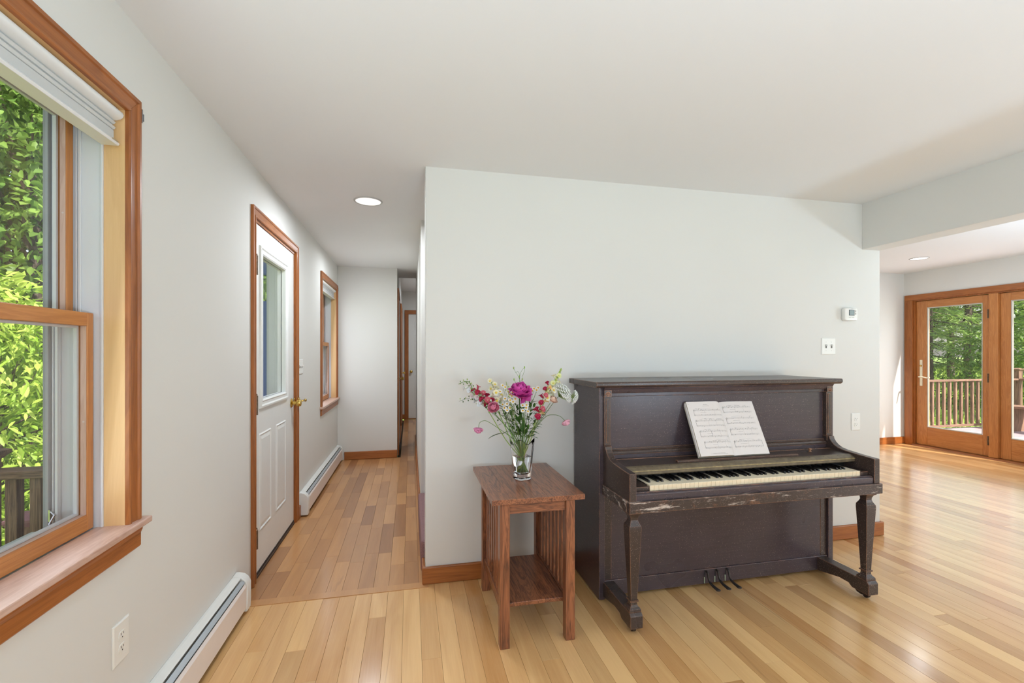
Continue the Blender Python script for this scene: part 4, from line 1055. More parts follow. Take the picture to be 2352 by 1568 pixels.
# daisies
def daisies(label, base, heads, d0=0.0):
    f = flower('feverfew', label); j = bq(base[0], base[1], d0); stem(f, [(base[0]*.4, .2, d0*.5), (base[0], base[1], d0)], .0013)
    m = CM()
    for (a, b, dd) in heads:
        e = bq(a, b, d0+dd); m.tube(catmull([j, (j+e)/2+Vector((0, 0, -.004)), e], 3), .0007, 5); m.col(SG, .1)
        hm = CM(); dr_ = (Vector((random.uniform(-.3, .3), -.7, .55))).normalized()
        for k in range(11): petal(hm, e, dr_, 2*PI*k/11, .002, .0105, .0036, 1.45, 1.75, .1, lin(244, 242, 238), n=2, q=2)
        hm.ball(e+dr_*.001, .0048, 7, 4); hm.col(lin(236, 190, 50), .06); cobj('daisy_head', hm, PET, f)
        for k in range(2): leaf(m, (j+e)/2, Vector((random.uniform(-1, 1), random.uniform(-1, 1), .3)), .014, .005, SG)
    cobj('branches', m, GREEN, f)
daisies('small white daisies just left of the peony', (-.055, .32), [(-.085, .462, .0), (-.110, .440, 0), (-.070, .44, -.01), (-.060, .425, -.02), (-.048, .437, -.02), (-.085, .405, -.01), (-.098, .47, .01), (-.075, .38, -.02), (-.12, .405, 0), (-.098, .375, 0), (-.062, .36, -.02), (-.13, .425, .01)], -.01)
daisies('small white daisies right of the peony', (.03, .33), [(.062, .452, .0), (.075, .445, .0), (.052, .44, .01), (.083, .456, .01), (.045, .425, 0)], .02)
daisies('low white daisies in the middle of the bouquet', (.012, .27), [(.020, .362, 0), (.003, .350, -.01), (.028, .345, 0), (.002, .375, 0), (.022, .375, .01)], -.045)
daisies('pinkish daisies between the stems left of centre', (-.05, .29), [(-.052, .42, .0), (-.06, .40, -.01), (-.045, .392, -.01), (-.035, .405, 0), (-.088, .36, 0), (-.075, .35, -.01)], -.035)
# trailing vines and greens
def vine(label, pts, r, buds, col=SG, d0=0.0):
    f = flower('green_spray', label, 'foliage'); _, P_ = stem(f, pts, r, col); m = CM(); n = len(P_)
    for i in range(buds):
        t = .42+.58*(i+.5)/buds; p = P_[min(n-2, int(t*(n-1)))]; nx = (P_[min(n-1, int(t*(n-1))+1)]-p).normalized(); a = i*2.4; u, v, w_ = frame_of(nx)
        e = p+(u*math.cos(a)+v*math.sin(a))*.011; m.tube([p, e], .0005, 4); m.ball(e, .0042*(1.2-.5*t), 6, 4, (1, 1, 1.15)); m.col(SL if i % 3 == 0 else col, .15)
    cobj('buds', m, GREEN, f); return f, P_
vine('green budded stem arching over the left side', [(-.03, .2, .0), (-.12, .31, -.01), (-.20, .405, -.02), (-.245, .450, -.02), (-.262, .485, -.02), (-.285, .492, -.02), (-.318, .478, -.02)], .0020, 22)
vine('thin dark green sprig at the far left', [(-.03, .2, .02), (-.14, .32, .02), (-.24, .395, .02), (-.275, .402, .02), (-.32, .388, .02)], .0010, 16, SD)
vine('upright green sprig with buds left of the peony', [(-.015, .2, .01), (-.04, .32, -.02), (-.065, .42, -.03), (-.080, .492, -.03)], .0018, 14, SL)
f = flower('pea_tendrils', 'curling green pea tendrils above the peony', 'foliage'); stem(f, [(-.004, .2, .02), (-.010, .35, .02), (-.012, .50, .01)], .0013)
m = CM()
for P_ in ([(-.012, .50), (-.022, .522), (-.034, .540), (-.042, .558)], [(-.012, .50), (-.013, .528), (-.022, .540), (-.034, .532)], [(-.012, .50), (-.008, .53), (.002, .548), (.012, .560), (.014, .552), (.008, .53), (.0, .512)], [(-.012, .49), (.0, .495), (.004, .51)], [(-.02, .47), (-.034, .485), (-.040, .505)]):
    m.tube(catmull([bq(a, b, .01) for a, b in P_], 4), .0008, 5); m.col(SG, .1)
for a, b in ((-.042, .558), (.013, .561), (-.040, .500), (-.013, .515), (.002, .50)): m.ball(bq(a, b, .01), .0035, 6, 4, (1, 1, 2)); m.col(SL, .1)
cobj('tendrils', m, GREEN, f)
# leafy filler: single large leaves on stems
lv = [((-.09, .235, -.03), (-1, -.2, -.1), .085, .018, 0), ((.028, .245, -.03), (1, -.2, .0), .060, .018, 0), ((-.05, .33, .0), (-.4, 0, .8), .05, .020, .5), ((.03, .37, .0), (.4, -.1, .3), .06, .018, 0), ((.04, .36, .01), (.3, 0, .9), .05, .016, 0),
      ((-.02, .29, -.03), (.3, -.3, 1), .055, .024, .4), ((-.04, .27, -.03), (-.5, -.2, .8), .06, .020, 0), ((0, .24, -.03), (.1, -.3, 1), .07, .018, 0), ((-.065, .30, 0), (-.7, 0, .5), .05, .020, 0), ((.05, .27, -.01), (.6, 0, .8), .05, .014, 0)]
r9 = random.Random(9)
for i in range(34):
    t = r9.random(); a = r9.uniform(-1, 1); lv.append(((a*(.022+.085*t), .215+.15*t, r9.uniform(-.035, .025)), (a+r9.uniform(-.5, .5), r9.uniform(-.6, .2), r9.uniform(.2, 1)), r9.uniform(.035, .06), r9.uniform(.013, .022), r9.uniform(0, .6)))
f = flower('leafy_greens', 'dark green leafy stems filling the middle of the bouquet', 'foliage')
for pts in ([(-.03, .2, -.02), (-.06, .28, -.03), (-.085, .36, -.03)], [(.0, .2, -.02), (.0, .3, -.03), (-.005, .40, -.02)], [(.02, .2, -.01), (.035, .3, 0), (.05, .38, 0)], [(-.015, .2, -.02), (-.03, .3, -.03), (-.045, .39, -.02)], [(.01, .2, -.02), (.012, .3, -.03), (.02, .42, .0)], [(-.04, .2, 0), (-.08, .3, .0), (-.1, .35, 0)], [(.004, .2, .02), (.01, .3, .03), (.0, .4, .03)]): stem(f, pts, .0017)
for p, d, L, W, dr_ in lv:
    m = CM(); d = AX*d[0]+DP*d[1]+Vector((0, 0, d[2])); leaf(m, bq(*p), d, L, W, SD, dr_ if dr_ else .35); cobj('leaf', m, GREEN, f)
m = CM(); r5 = random.Random(5)
for i in range(210):
    t = r5.random(); a = r5.uniform(-1, 1); h = .205+t*.16; u = a*(.03+t*.075)+(.0 if r5.random() < .6 else .02); d = r5.uniform(-.03, .03)
    leaf(m, bq(u, h, d), AX*(a+r5.uniform(-.6, .6))+DP*r5.uniform(-.7, .4)+Vector((0, 0, r5.uniform(.1, 1))), r5.uniform(.018, .042), r5.uniform(.006, .015), r5.choice([SD, SG, SG, lin(76, 112, 48)]))
cobj('small_leaves', m, GREEN, f, kind='stuff')
# leaves and stems seen through the vase
m = CM()
for i in range(9): leaf(m, bq(r5.uniform(-.015, .015), .05+i*.012, r5.uniform(-.012, .012)), AX*r5.uniform(-.3, .3)+Vector((0, 0, 1)), .05, .009, SL if i % 2 else SG)
cobj('submerged_leaves', m, GREEN, f)
# ------------------------------------------------------------------ baseboard heaters
def heater(y0, y1, label, x=XL, caps=(1, 1)):
    t = thing('baseboard_heater', (x, (y0+y1)/2, 0), label, 'heater', 'white hydronic baseboard heaters')
    c0, c1 = y0+(.05 if caps[0] else 0), y1-(.05 if caps[1] else 0)
    obj('back_cover', MB().prism([(x+.001, .02), (x+.006, .02), (x+.006, .168), (x+.014, .182), (x+.040, .178), (x+.041, .182), (x+.012, .187), (x+.001, .187)], 'y', c0, c1), WHITE, t, bevel=.0005)
    obj('front_panel', MB().prism([(x+.060, .030), (x+.064, .030), (x+.066, .138), (x+.058, .150), (x+.054, .148), (x+.061, .136)], 'y', c0, c1), plain('heater_cream', lin(232, 222, 216), .4, noise=.02), t, bevel=.0005)
    obj('damper', MB().prism([(x+.040, .166), (x+.058, .158), (x+.060, .160), (x+.042, .170)], 'y', c0, c1), plain('grey_blade', lin(168, 172, 176), .35, .4), t)
    obj('fin_tube', MB().box(x+.012, x+.050, c0, c1, .05, .125), plain('fins', lin(50, 48, 48), .6, noise=.5, nscale=200), t)
    for k, (a, b) in enumerate(((y0, c0+.004), (c1-.004, y1))):
        if not caps[k]: continue
        pr = [(x+.001, .012), (x+.068, .012), (x+.0705, .06), (x+.0705, .145), (x+.060, .168), (x+.042, .184), (x+.02, .191), (x+.001, .192)]
        obj('end_cap', MB().prism(pr, 'y', a, b), WHITE, t, bevel=.004, auto=50)
heater(-1.0, 2.565, 'long white baseboard heater at lower left, ending by the entry door')
heater(3.90, YE-.03, 'white baseboard heater under the corridor window')

# ------------------------------------------------------------------ outlets, switches, thermostat
def recept(m_hole, parent, P3, z):
    """duplex face: two rounded inserts with slots; P3(u, z, h) -> world"""
    for dz in (.0195, -.0195):
        zz = z+dz; ring = []
        for h in (.004, .0070):
            ring.append([P3(.0165*math.cos(a), zz+max(-.0125, min(.0125, .0165*math.sin(a))), h) for a in [2*PI*k/20 for k in range(20)]])
        ins = obj('socket', MB().loft(ring), PLASTIC, parent)
        s = MB()
        for u, w_, hh in ((-.006, .0012, .0045), (.006, .0012, .0036)):
            s.add([P3(u-w_, zz-.002+hh, .0073), P3(u+w_, zz-.002+hh, .0073), P3(u+w_, zz+.002-hh*.2+.0, .0073), P3(u-w_, zz+.002-hh*.2, .0073)], [(0, 1, 2, 3)])
            s.add([P3(u-w_, zz+.001, .0073), P3(u+w_, zz+.001, .0073), P3(u+w_, zz+.001+hh*1.6, .0073), P3(u-w_, zz+.001+hh*1.6, .0073)], [(0, 1, 2, 3)])
        s.add([P3(.0024*math.cos(a), zz-.006+.0024*math.sin(a), .0073) for a in [2*PI*k/8 for k in range(8)]], [tuple(range(8))])
        obj('slots', s, DARK, ins)
def plate(parent, P3, z, hw, hh, mat=PLASTIC):
    r = [[P3(-hw, z-hh, 0.0005), P3(hw, z-hh, 0.0005), P3(hw, z+hh, 0.0005), P3(-hw, z+hh, 0.0005)], [P3(-hw, z-hh, .003), P3(hw, z-hh, .003), P3(hw, z+hh, .003), P3(-hw, z+hh, .003)], [P3(-hw+.004, z-hh+.004, .0055), P3(hw-.004, z-hh+.004, .0055), P3(hw-.004, z+hh-.004, .0055), P3(-hw+.004, z+hh-.004, .0055)]]
    return obj('wall_plate', MB().loft(r), mat, parent)
def outlet(loc, face, label, hw=.037, hh=.060):
    x, y, z = loc
    t = thing('power_outlet', loc, label, 'outlet', 'white duplex outlets')
    P3 = (lambda u, zz, h: (x+h, y+u, zz)) if face == 'x' else (lambda u, zz, h: (x+u, y-h, zz))
    plate(t, P3, z, hw, hh); recept(None, t, P3, z)
    obj('screw', MB().loft([[P3(.002*math.cos(a), z+.002*math.sin(a), h) for a in [2*PI*k/8 for k in range(8)]] for h in (.005, .0062)]), PLASTIC, t)
def switch(loc, face, n, label, w_=.046, hh=.057):
    x, y, z = loc; t = thing('light_switch', loc, label, 'light switch', 'white toggle switch plates')
    P3 = (lambda u, zz, h: (x+h, y+u, zz)) if face == 'x' else (lambda u, zz, h: (x+u, y-h, zz))
    plate(t, P3, z, .035+(n-1)*w_/2, hh)
    for i in range(n):
        u = (i-(n-1)/2)*w_
        s = MB().loft([[P3(u-.005, z-.012, h), P3(u+.005, z-.012, h), P3(u+.005, z+.012, h), P3(u-.005, z+.012, h)] for h in (.005, .0073)]); sl_ = obj('switch_slot', s, HOLE, t)
        g = MB().loft([[P3(u-.004, z+.000, .005), P3(u+.004, z+.000, .005), P3(u+.004, z+.010, .005), P3(u-.004, z+.010, .005)], [P3(u-.003, z+.008, .018), P3(u+.003, z+.008, .018), P3(u+.003, z+.013, .018), P3(u-.003, z+.013, .018)]]); obj('toggle', g, PLASTIC, t)
        sc2 = MB()
        for dz in (.030, -.030): sc2.loft([[P3(u+.002*math.cos(a), z+dz+.002*math.sin(a), h) for a in [2*PI*k/8 for k in range(8)]] for h in (.005, .0064)])
        obj('screw', sc2, plain('screw_grey', lin(196, 194, 188), .4), t)
outlet((XL, 1.615, .425), 'x', 'white duplex outlet low on the left wall below the big window', .040, .062)
outlet((3.062, YP, .815), 'y', 'white duplex outlet on the wall right of the piano', .037, .060)
switch((2.830, YP, 1.345), 'y', 2, 'white double toggle switch above the right end of the piano')
switch((XL, 3.948, 1.190), 'x', 3, 'white multi-toggle switch beside the entry door', .046, .060)
switch((6.30, YB, 1.18), 'y', 1, 'small white switch on the far room back wall')
t = thing('thermostat', (2.995, YP, 1.568), 'white wall thermostat with small grey screen above the outlet', 'thermostat')
tx, tz = 2.995, 1.568
def rr_ring(hx, hz, y, r=.012, n=5, bulge=0):
    out = []
    for cx, cz, a0 in ((hx-r, hz-r, 0), (-hx+r, hz-r, PI/2), (-hx+r, -hz+r, PI), (hx-r, -hz+r, 1.5*PI)):
        for i in range(n): a = a0+PI/2*i/(n-1); out.append((tx+cx+r*math.cos(a), y, tz+cz+r*math.sin(a)))
    return out
obj('housing', MB().loft([rr_ring(.054, .042, YP-.001), rr_ring(.056, .044, YP-.012), rr_ring(.056, .044, YP-.022), rr_ring(.052, .041, YP-.029), rr_ring(.04, .03, YP-.032)]), PLASTIC, t, auto=40)
obj('screen_bezel', B(tx-.024, tx+.022, YP-.0335, YP-.030, tz-.009, tz+.031), plain('bezel_grey', lin(80, 84, 84), .4), t)
sc3 = obj('screen', B(tx-.021, tx+.018, YP-.0345, YP-.033, tz-.006, tz+.028), plain('lcd', lin(128, 146, 146), .15, noise=.1, nscale=90), t)
for z in (.004, .022): obj('button', B(tx+.030, tx+.036, YP-.0335, YP-.031, tz+z-.007, tz+z+.006), plain('button_grey', lin(150, 148, 142), .5), t, bevel=.001)
for x in (-.022, -.010, .006, .016): obj('small_button', B(tx+x-.003, tx+x+.004, YP-.0332, YP-.031, tz-.025, tz-.021), plain('button_pale', lin(186, 184, 178), .5), t)
obj('lettering', MB().box(tx-.006, tx+.012, YP-.0326, YP-.0315, tz+.035, tz+.037), MATS['button_pale'], t)

# ------------------------------------------------------------------ recessed ceiling lights
def can(loc, label, r=.095):
    x, y, z = loc; t = thing('recessed_light', loc, label, 'ceiling light', 'round recessed ceiling lights')
    obj('trim_ring', MB().lathe([(r-.012, -.001), (r-.010, -.006), (r-.003, -.007), (r, -.004), (r+.001, -.0005), (r-.006, -.0005)], loc, 'z', 40), plain('ring_grey', lin(190, 188, 184), .5), t, auto=40)
    obj('lens', MB().lathe([(.004, -.0035), (r-.011, -.0035), (r-.011, -.001), (.004, -.001)], loc, 'z', 40), emit('lamp_glow', (1, .965, .93, 1), .82), t)
can((-.283, 3.31, ZC), 'round recessed light in the corridor ceiling')
can((5.97, 4.31, 2.435), 'round recessed light in the far room ceiling')
for nm, loc, e in (('ceiling_lamp', (-.283, 3.31, ZC-.03), 18), ('ceiling_lamp', (5.97, 4.31, 2.40), 4), ('lobby_fill', (.6, 7.9, 2.45), 14), ('corridor_fill', (-.4, 4.9, 2.3), 7)):  # the lobby and corridor ones are added fill with no fixture
    d = bpy.data.lights.new(nm, 'AREA'); d.shape = 'DISK'; d.size = .17; d.energy = e; d.color = (.86, .93, 1)
    o = bpy.data.objects.new(nm, d); COL.objects.link(o); o.location = loc

# ------------------------------------------------------------------ outdoors
GZ = -.65
gm = MB(); NX = 60
import itertools
def gh(x, y): return GZ+.16*min(9, max(0, x-11.5))+.10*math.sin(x*.35+1)*math.cos(y*.3)+.04*math.sin(x*1.3+y)
gv = [(x, y, gh(x, y)) for y in np.linspace(-25, 45, NX) for x in np.linspace(-40, 50, NX)]
gf = [(j*NX+i, j*NX+i+1, (j+1)*NX+i+1, (j+1)*NX+i) for j in range(NX-1) for i in range(NX-1)]
# keep the house footprint free
gf = [f for f in gf if not all(-1.2 < gv[k][0] < 7.2 and -4.3 < gv[k][1] < 9.4 for k in f)]
gm.v = gv; gm.f = gf
g = obj('lawn', gm, plain('grass', lin(136, 164, 70), .95, noise=.45, nscale=.9), None, smooth=True, kind='structure', label='sunlit green lawn outside')
def fast(name, V, F, C, mat, parent, base, kind='stuff', smooth=False):
    me = bpy.data.meshes.new(name); V = (V-np.array(base)).astype(np.float32)
    me.vertices.add(len(V)); me.vertices.foreach_set('co', V.ravel())
    me.loops.add(F.size); me.loops.foreach_set('vertex_index', F.ravel().astype(np.int32))
    me.polygons.add(len(F)); me.polygons.foreach_set('loop_start', np.arange(0, F.size, F.shape[1], dtype=np.int32)); me.polygons.foreach_set('loop_total', np.full(len(F), F.shape[1], dtype=np.int32))
    me.update(calc_edges=True)
    a = me.color_attributes.new('pc', 'FLOAT_COLOR', 'POINT'); a.data.foreach_set('color', np.concatenate([C, np.ones((len(C), 1))], 1).astype(np.float32).ravel())
    me.materials.append(mat); o = bpy.data.objects.new(name, me); COL.objects.link(o); o.parent = parent
    if kind: o['kind'] = kind
    return o
def unit(a): return a/np.linalg.norm(a, axis=1, keepdims=True)
def leaves(P, D, L, W, col, jit=.25):
    """P (n,3) leaf bases, D (n,3) directions; folded diamond leaves"""
    n = len(P); D = unit(D); S = unit(np.cross(D, np.array([0, 0, 1.0])+rng.normal(0, .5, (n, 3)))); Nn = np.cross(S, D)
    L = L*rng.uniform(.7, 1.3, (n, 1)); Wd = W*rng.uniform(.7, 1.3, (n, 1))
    V = np.stack([P, P+D*L*.25+S*Wd*.40+Nn*Wd*.10, P+D*L*.58+S*Wd*.46+Nn*Wd*.14-np.array([0, 0, .03])*L, P+D*L-np.array([0, 0, .12])*L, P+D*L*.58-S*Wd*.46+Nn*Wd*.14-np.array([0, 0, .03])*L, P+D*L*.25-S*Wd*.40+Nn*Wd*.10], 1).reshape(-1, 3)
    F = np.arange(6*n).reshape(n, 6)[:, [0, 1, 2, 3]]; F = np.concatenate([F, np.arange(6*n).reshape(n, 6)[:, [0, 3, 4, 5]]])
    k = rng.uniform(1-jit, 1+jit, (n, 1)); mixv = rng.random((n, 1)); c0, c1 = np.array(col[0][:3]), np.array(col[1][:3])
    C = np.repeat((c0*(1-mixv)+c1*mixv)*k, 6, axis=0); return V, F, C
LEAF = leaf_mat('tree_leaf', trans=.4)
def broad(name, label, x, y, h, rad, nl, L, W, cols, trunk=.09, blobs=16, low=.25, group='broadleaf trees around the house'):
    z0 = gh(x, y); t = thing(name, (x, y, z0), label, 'tree' if h > 2.6 else 'shrub', group)
    rnd = random.Random(int(x*13+y*7)); tm = MB()
    tm.tube(catmull([(x, y, z0-.05), (x+rnd.uniform(-.1, .1), y+.05, z0+h*.4), (x, y, z0+h*.85)], 5), [trunk*(1-.075*i) for i in range(11)], 8)
    cs = []
    for i in range(blobs):
        f_ = low+(1-low)*(i+.5)/blobs; rr_ = rad*math.sin(PI*min(.95, .25+f_*.66))*.75; a = i*2.4
        c = (x+rr_*math.cos(a), y+rr_*math.sin(a), z0+h*f_*.92); cs.append(c)
        tm.tube([(x, y, z0+h*f_*.6), ((x+c[0])/2, (y+c[1])/2, z0+h*f_*.72), c], [trunk*.35, trunk*.22, trunk*.08], 5)
    obj('trunk', tm, 'bark:z', t)
    cs = np.array(cs); idx = rng.integers(0, len(cs), nl); dirs = unit(rng.normal(0, 1, (nl, 3))); r = rng.uniform(.35, 1, (nl, 1))**.5*rad*.48
    Pp = cs[idx]+dirs*r*np.array([1, 1, .8]); D = dirs+np.array([0, 0, -.5])+rng.normal(0, .4, (nl, 3))
    V, F, C = leaves(Pp, D, L, W, cols); fast('foliage', V, F, C, LEAF, t, (x, y, z0))
    return t
def conifer(label, x, y, h, rad, cols, nl=9000, group='spruces behind the deck', bare=.17):
    z0 = gh(x, y); t = thing('spruce', (x, y, z0), label, 'tree', group); tm = MB(); tm.tube([(x, y, z0-.05), (x, y, z0+h*.5), (x, y, z0+h)], [.11, .07, .01], 8)
    Pp = []; D = []; rnd = random.Random(int(x*31+y*17)); nb = int(h*11); per = max(20, nl//nb)
    for i in range(nb):
        f_ = bare+(1-bare)*i/nb; R = rad*(1-f_)**.8*rnd.uniform(.75, 1.1)+.08; a = i*2.4+rnd.uniform(-.3, .3); z = z0+h*f_
        e = np.array([x+R*math.cos(a), y+R*math.sin(a), z-R*.22]); s = np.array([x, y, z]); tm.tube([tuple(s), tuple((s+e)/2+np.array([0, 0, .02])), tuple(e)], [.018, .012, .003], 4)
        q = rng.random((per, 1)); side = np.array([-math.sin(a), math.cos(a), 0]); w_ = rng.normal(0, 1, (per, 1))*R*.22*(1.1-q)
        p = s+(e-s)*(q*.92+.08)+side*w_+np.array([0, 0, 1])*(rng.normal(0, .03, (per, 1))-.05*np.abs(w_)); Pp.append(p)
        D.append(np.array([math.cos(a), math.sin(a), -.3])+side*np.sign(w_)*.9+rng.normal(0, .25, (per, 3)))
    obj('trunk', tm, 'bark:z', t); V, F, C = leaves(np.concatenate(Pp), np.concatenate(D), .13, .021, cols, .35); fast('needles', V, F, C, LEAF, t, (x, y, z0)); return t
LB = (lin(150, 186, 60), lin(204, 222, 110)); LM = (lin(96, 134, 52), lin(150, 180, 84)); LD = (lin(78, 114, 54), lin(150, 178, 84)); LS = (lin(96, 134, 70), lin(176, 200, 104))
# left of the house
broad('garden_shrub', 'bright yellow-green leafy shrub just beyond the porch railing', -4.3, 6.0, 2.7, 1.25, 9000, .115, .04, LB, .04, 26, .10, 'shrubs outside the left window')
broad('garden_shrub', 'low yellow-green shrub left of the porch', -3.9, 3.9, 1.3, .8, 3500, .10, .035, LB, .03, 14, .1, 'shrubs outside the left window')
for i, (x, y, h, r, c) in enumerate(((-7.0, 10.5, 8.0, 2.6, LM), (-9.6, 13.2, 9.5, 3.0, LD), (-5.6, 13.5, 8.5, 2.6, LM), (-11.5, 8.5, 9, 3.0, LM), (-9.0, 4.0, 8, 2.6, LD), (-3.2, 17.0, 8.5, 3, LM), (-13, 17, 10, 3.4, LD))):
    broad('maple_tree', ['tall mid-green maple seen through the upper left window', 'darker tall maple farther back on the left', 'mid-green maple beyond the porch', 'wide maple left of the porch', 'dark maple beside the left windows', 'maple far beyond the corridor window', 'tallest dark maple at the left edge of the woods'][i], x, y, h, r, 15000, .17, .10, c, .14, 40, .08)
# right of the house
cn = [(14.2, 10.0, 7.5, 1.7, LS), (16.6, 10.6, 8.5, 2.0, LS), (15.6, 12.6, 8.5, 1.9, LD), (18.6, 12.4, 9, 2.1, LS), (13.0, 12.2, 8, 1.8, LD), (20.5, 14.5, 9.5, 2.3, LS), (17.8, 15.4, 9.5, 2.2, LD), (14.6, 7.2, 6.5, 1.9, LS), (21.5, 10.5, 9, 2.3, LD), (18.5, 6.0, 8, 2.1, LS), (20, 1.5, 9, 2.3, LD)]
for i, (x, y, h, r, c) in enumerate(cn):
    conifer(['spruce centred behind the left french door glass', 'spruce just right of the first, behind the deck', 'dark spruce in the second row', 'tall spruce behind the right part of the railing', 'dark spruce at the left of the grove', 'far spruce at the back of the grove', 'tall dark spruce deep in the grove', 'bushy spruce right of the deck post', 'dark spruce far to the right', 'spruce beyond the right end of the deck', 'spruce on the far right lawn'][i], x, y, h, r, c, 16000)
for i, (x, y, h, r) in enumerate(((12.6, 9.2, 1.7, .9), (14.8, 8.9, 2.2, 1.0), (16.5, 8.6, 1.5, 1.0), (18.2, 9.6, 2.4, 1.1), (13.4, 10.9, 2.5, 1.0), (12.0, 7.9, .9, .6), (16.2, 7.0, 1.2, .8))):
    if i not in (0, 2, 5, 6): broad('garden_shrub', ['bright shrub behind the railing', 'taller bright shrub among the spruces', 'low shrub on the lawn behind the railing', 'bright shrub at the edge of the grove', 'leafy shrub in front of the dark spruce', 'smallest shrub at the foot of the railing', 'low shrub to the right of the deck post'][i], x, y, h, r, 3000, .10, .05, LB if i % 2 == 0 else LM, .03, 14, .05, 'shrubs behind the deck')
for i, (x, y) in enumerate(((17.0, 18.5), (20.5, 18.0), (23.5, 15.0), (12.5, 16.5), (24.5, 11.0), (26, 5))):
    broad('maple_tree', ['sunlit tree behind the spruces', 'sunlit tree right of centre beyond the spruces', 'tree at the far right edge of the woods', 'sunlit tree at the left of the deck view', 'distant tree beyond the lawn on the right', 'most distant tree on the right lawn'][i], x, y, 11, 3.2, 12000, .22, .13, LB if i % 2 else LM, .16, 36, .2, 'broadleaf trees behind the spruces')
# meadow plants on the lawn
n = 14000; px_ = np.concatenate([rng.uniform(8, 22, n), rng.uniform(-12, -2.8, n)]); py_ = np.concatenate([rng.uniform(1, 14, n), rng.uniform(1, 16, n)])
pz_ = np.array([gh(a, b) for a, b in zip(px_, py_)])
V, F, C = leaves(np.stack([px_, py_, pz_], 1), np.stack([rng.normal(0, .5, 2*n), rng.normal(0, .5, 2*n), np.ones(2*n)], 1), .24, .05, (lin(150, 186, 66), lin(206, 226, 120)))
mo = fast('meadow_grass', V, F, C, LEAF, None, (0, 0, 0)); tag(mo, 'tall sunlit grass blades growing on the lawn', 'grass', kind='stuff')

# ------------------------------------------------------------------ decks and railings
DZ = -.12
dk = obj('wooden_deck', B(XR+.17, 11.7, 1.0, 6.65, DZ-.2, DZ-.03), 'deckwood:x'); tag(dk, 'weathered wooden deck outside the french doors', 'deck')
y = 1.0; i = 0
while y < 6.64:
    obj('deck_board', B(XR+.17, 11.75, y, min(y+.136, 6.68), DZ-.029, DZ), 'deckfloor:x', dk, bevel=.003, at=(7.1, y, DZ)); y += .142
for k in range(3): obj('deck_leg', B(8.0+k*1.5, 8.1+k*1.5, 6.4, 6.5, GZ-.2, DZ-.2), 'deckwood:z', dk)
def railing(name, label, axis, a0, a1, c, z0, z1, sp=.135, bw=.036, group='weathered wooden deck railings', posts=(), post_top=.93, cut=1.0):
    """run along axis from a0 to a1 at cross coordinate c"""
    bx = (lambda p0, p1, q0, q1, lo, hi: B(p0, p1, c+q0, c+q1, lo, hi)) if axis == 'x' else (lambda p0, p1, q0, q1, lo, hi: B(c+q0, c+q1, p0, p1, lo, hi))
    loc = ((a0+a1)/2, c, z0) if axis == 'x' else (c, (a0+a1)/2, z0)
    t = thing(name, loc, label, 'railing', group)
    obj('top_rail', bx(a0, a1, -.045, .045, z1-.035, z1), 'deckwood:'+axis, t, bevel=.004)
    obj('bottom_rail', bx(a0, a1, -.02, .02, z0+.03, z0+.075), 'deckwood:'+axis, t, bevel=.003)
    s = a0+sp*.5
    while s < a1-.01:
        if not any(abs(s-p) < .075 for p in posts): obj('baluster', bx(s-bw/2, s+bw/2, -bw/2, bw/2, z0+.075, z1-.035), 'deckwood:z', t, bevel=.002, at=((s, c, z0) if axis == 'x' else (c, s, z0)))
        s += sp
    for p in posts:
        po = obj('post', bx(p-.05, p+.05, -.05, .05, z0-.25, post_top), 'deckwood:z', t, bevel=.003)
        obj('post_cap', MB().loft([[(q[0], q[1], z) for q in ((cx-w_, cy2-w_), (cx+w_, cy2-w_), (cx+w_, cy2+w_), (cx-w_, cy2+w_))] for (w_, z) in ((.056, post_top), (.062, post_top+.012), (.072, post_top+.022), (.072, post_top+.034), (.02, post_top+.055)) for cx, cy2 in (((p, c) if axis == 'x' else (c, p)),)]), 'deckwood:x', po)
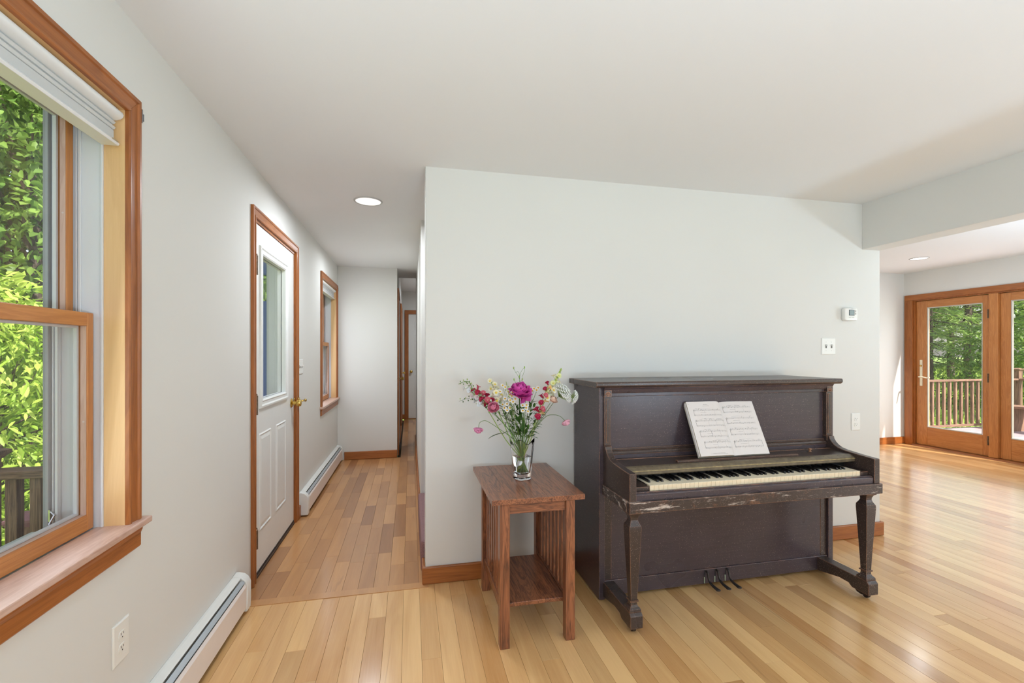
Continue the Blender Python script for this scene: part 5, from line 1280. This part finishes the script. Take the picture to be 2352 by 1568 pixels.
railing('deck_railing', 'wooden railing with upright balusters along the back of the deck', 'x', XR+.2, 11.6, 6.6, DZ, .80, .140, .04, posts=(11.6,), post_top=.95)
railing('deck_railing', 'wooden railing along the outer right side of the deck', 'y', 1.2, 6.54, 11.6, DZ, .80, .140, .04, posts=(3.2,), post_top=.92)
bn = thing('deck_bench', (10.8, 4.9, DZ), 'weathered wooden bench along the deck railing', 'bench')
for k in range(3): obj('seat_board', B(10.55+k*.13, 10.67+k*.13, 3.4, 6.3, .30, .34), 'deckwood:y', bn, bevel=.004)
for y in (3.6, 5.0, 6.1): obj('leg', B(10.6, 10.9, y, y+.08, DZ, .30), 'deckwood:z', bn)
po = obj('porch', B(-2.7, XL-.2, 2.3, 4.5, -.2, -.12), 'deckwood:x'); tag(po, 'small weathered wooden porch outside the entry door', 'porch')
yy = 2.3
while yy < 4.45:
    obj('deck_board', B(-2.72, XL-.2, yy, yy+.136, -.119, -.09), 'deckfloor:x', po, bevel=.003, at=(-2.7, yy, -.1)); yy += .142
for x in (-2.6, -1.3):
    for yv in (2.4, 4.3): obj('porch_leg', B(x, x+.1, yv, yv+.1, GZ-.15, -.2), 'deckwood:z', po)
railing('porch_railing', 'wooden porch railing just outside the large left window', 'x', -1.80, XL-.21, 2.40, -.09, .797, .0875, .042, 'wooden porch railings', posts=(-1.80,), post_top=.84)
railing('porch_railing', 'wooden railing on the far side of the porch', 'x', -2.6, XL-.21, 4.42, -.09, .797, .12, .042, 'wooden porch railings', posts=(-2.55,), post_top=.84)
pp = obj('step_post', B(-2.02, -1.92, 2.86, 2.96, -.088, .40), 'deckwood:z', None, bevel=.003); tag(pp, 'short weathered post with reddish cap behind the porch railing', 'post')
obj('post_cap', MB().loft([[(q[0], q[1], z) for q in ((-1.97-w_, 2.91-w_), (-1.97+w_, 2.91-w_), (-1.97+w_, 2.91+w_), (-1.97-w_, 2.91+w_))] for w_, z in ((.056, .40), (.06, .415), (.068, .425), (.068, .437), (.02, .462))]), plain('reddish_cap', lin(150, 104, 104), .7, noise=.2), pp)
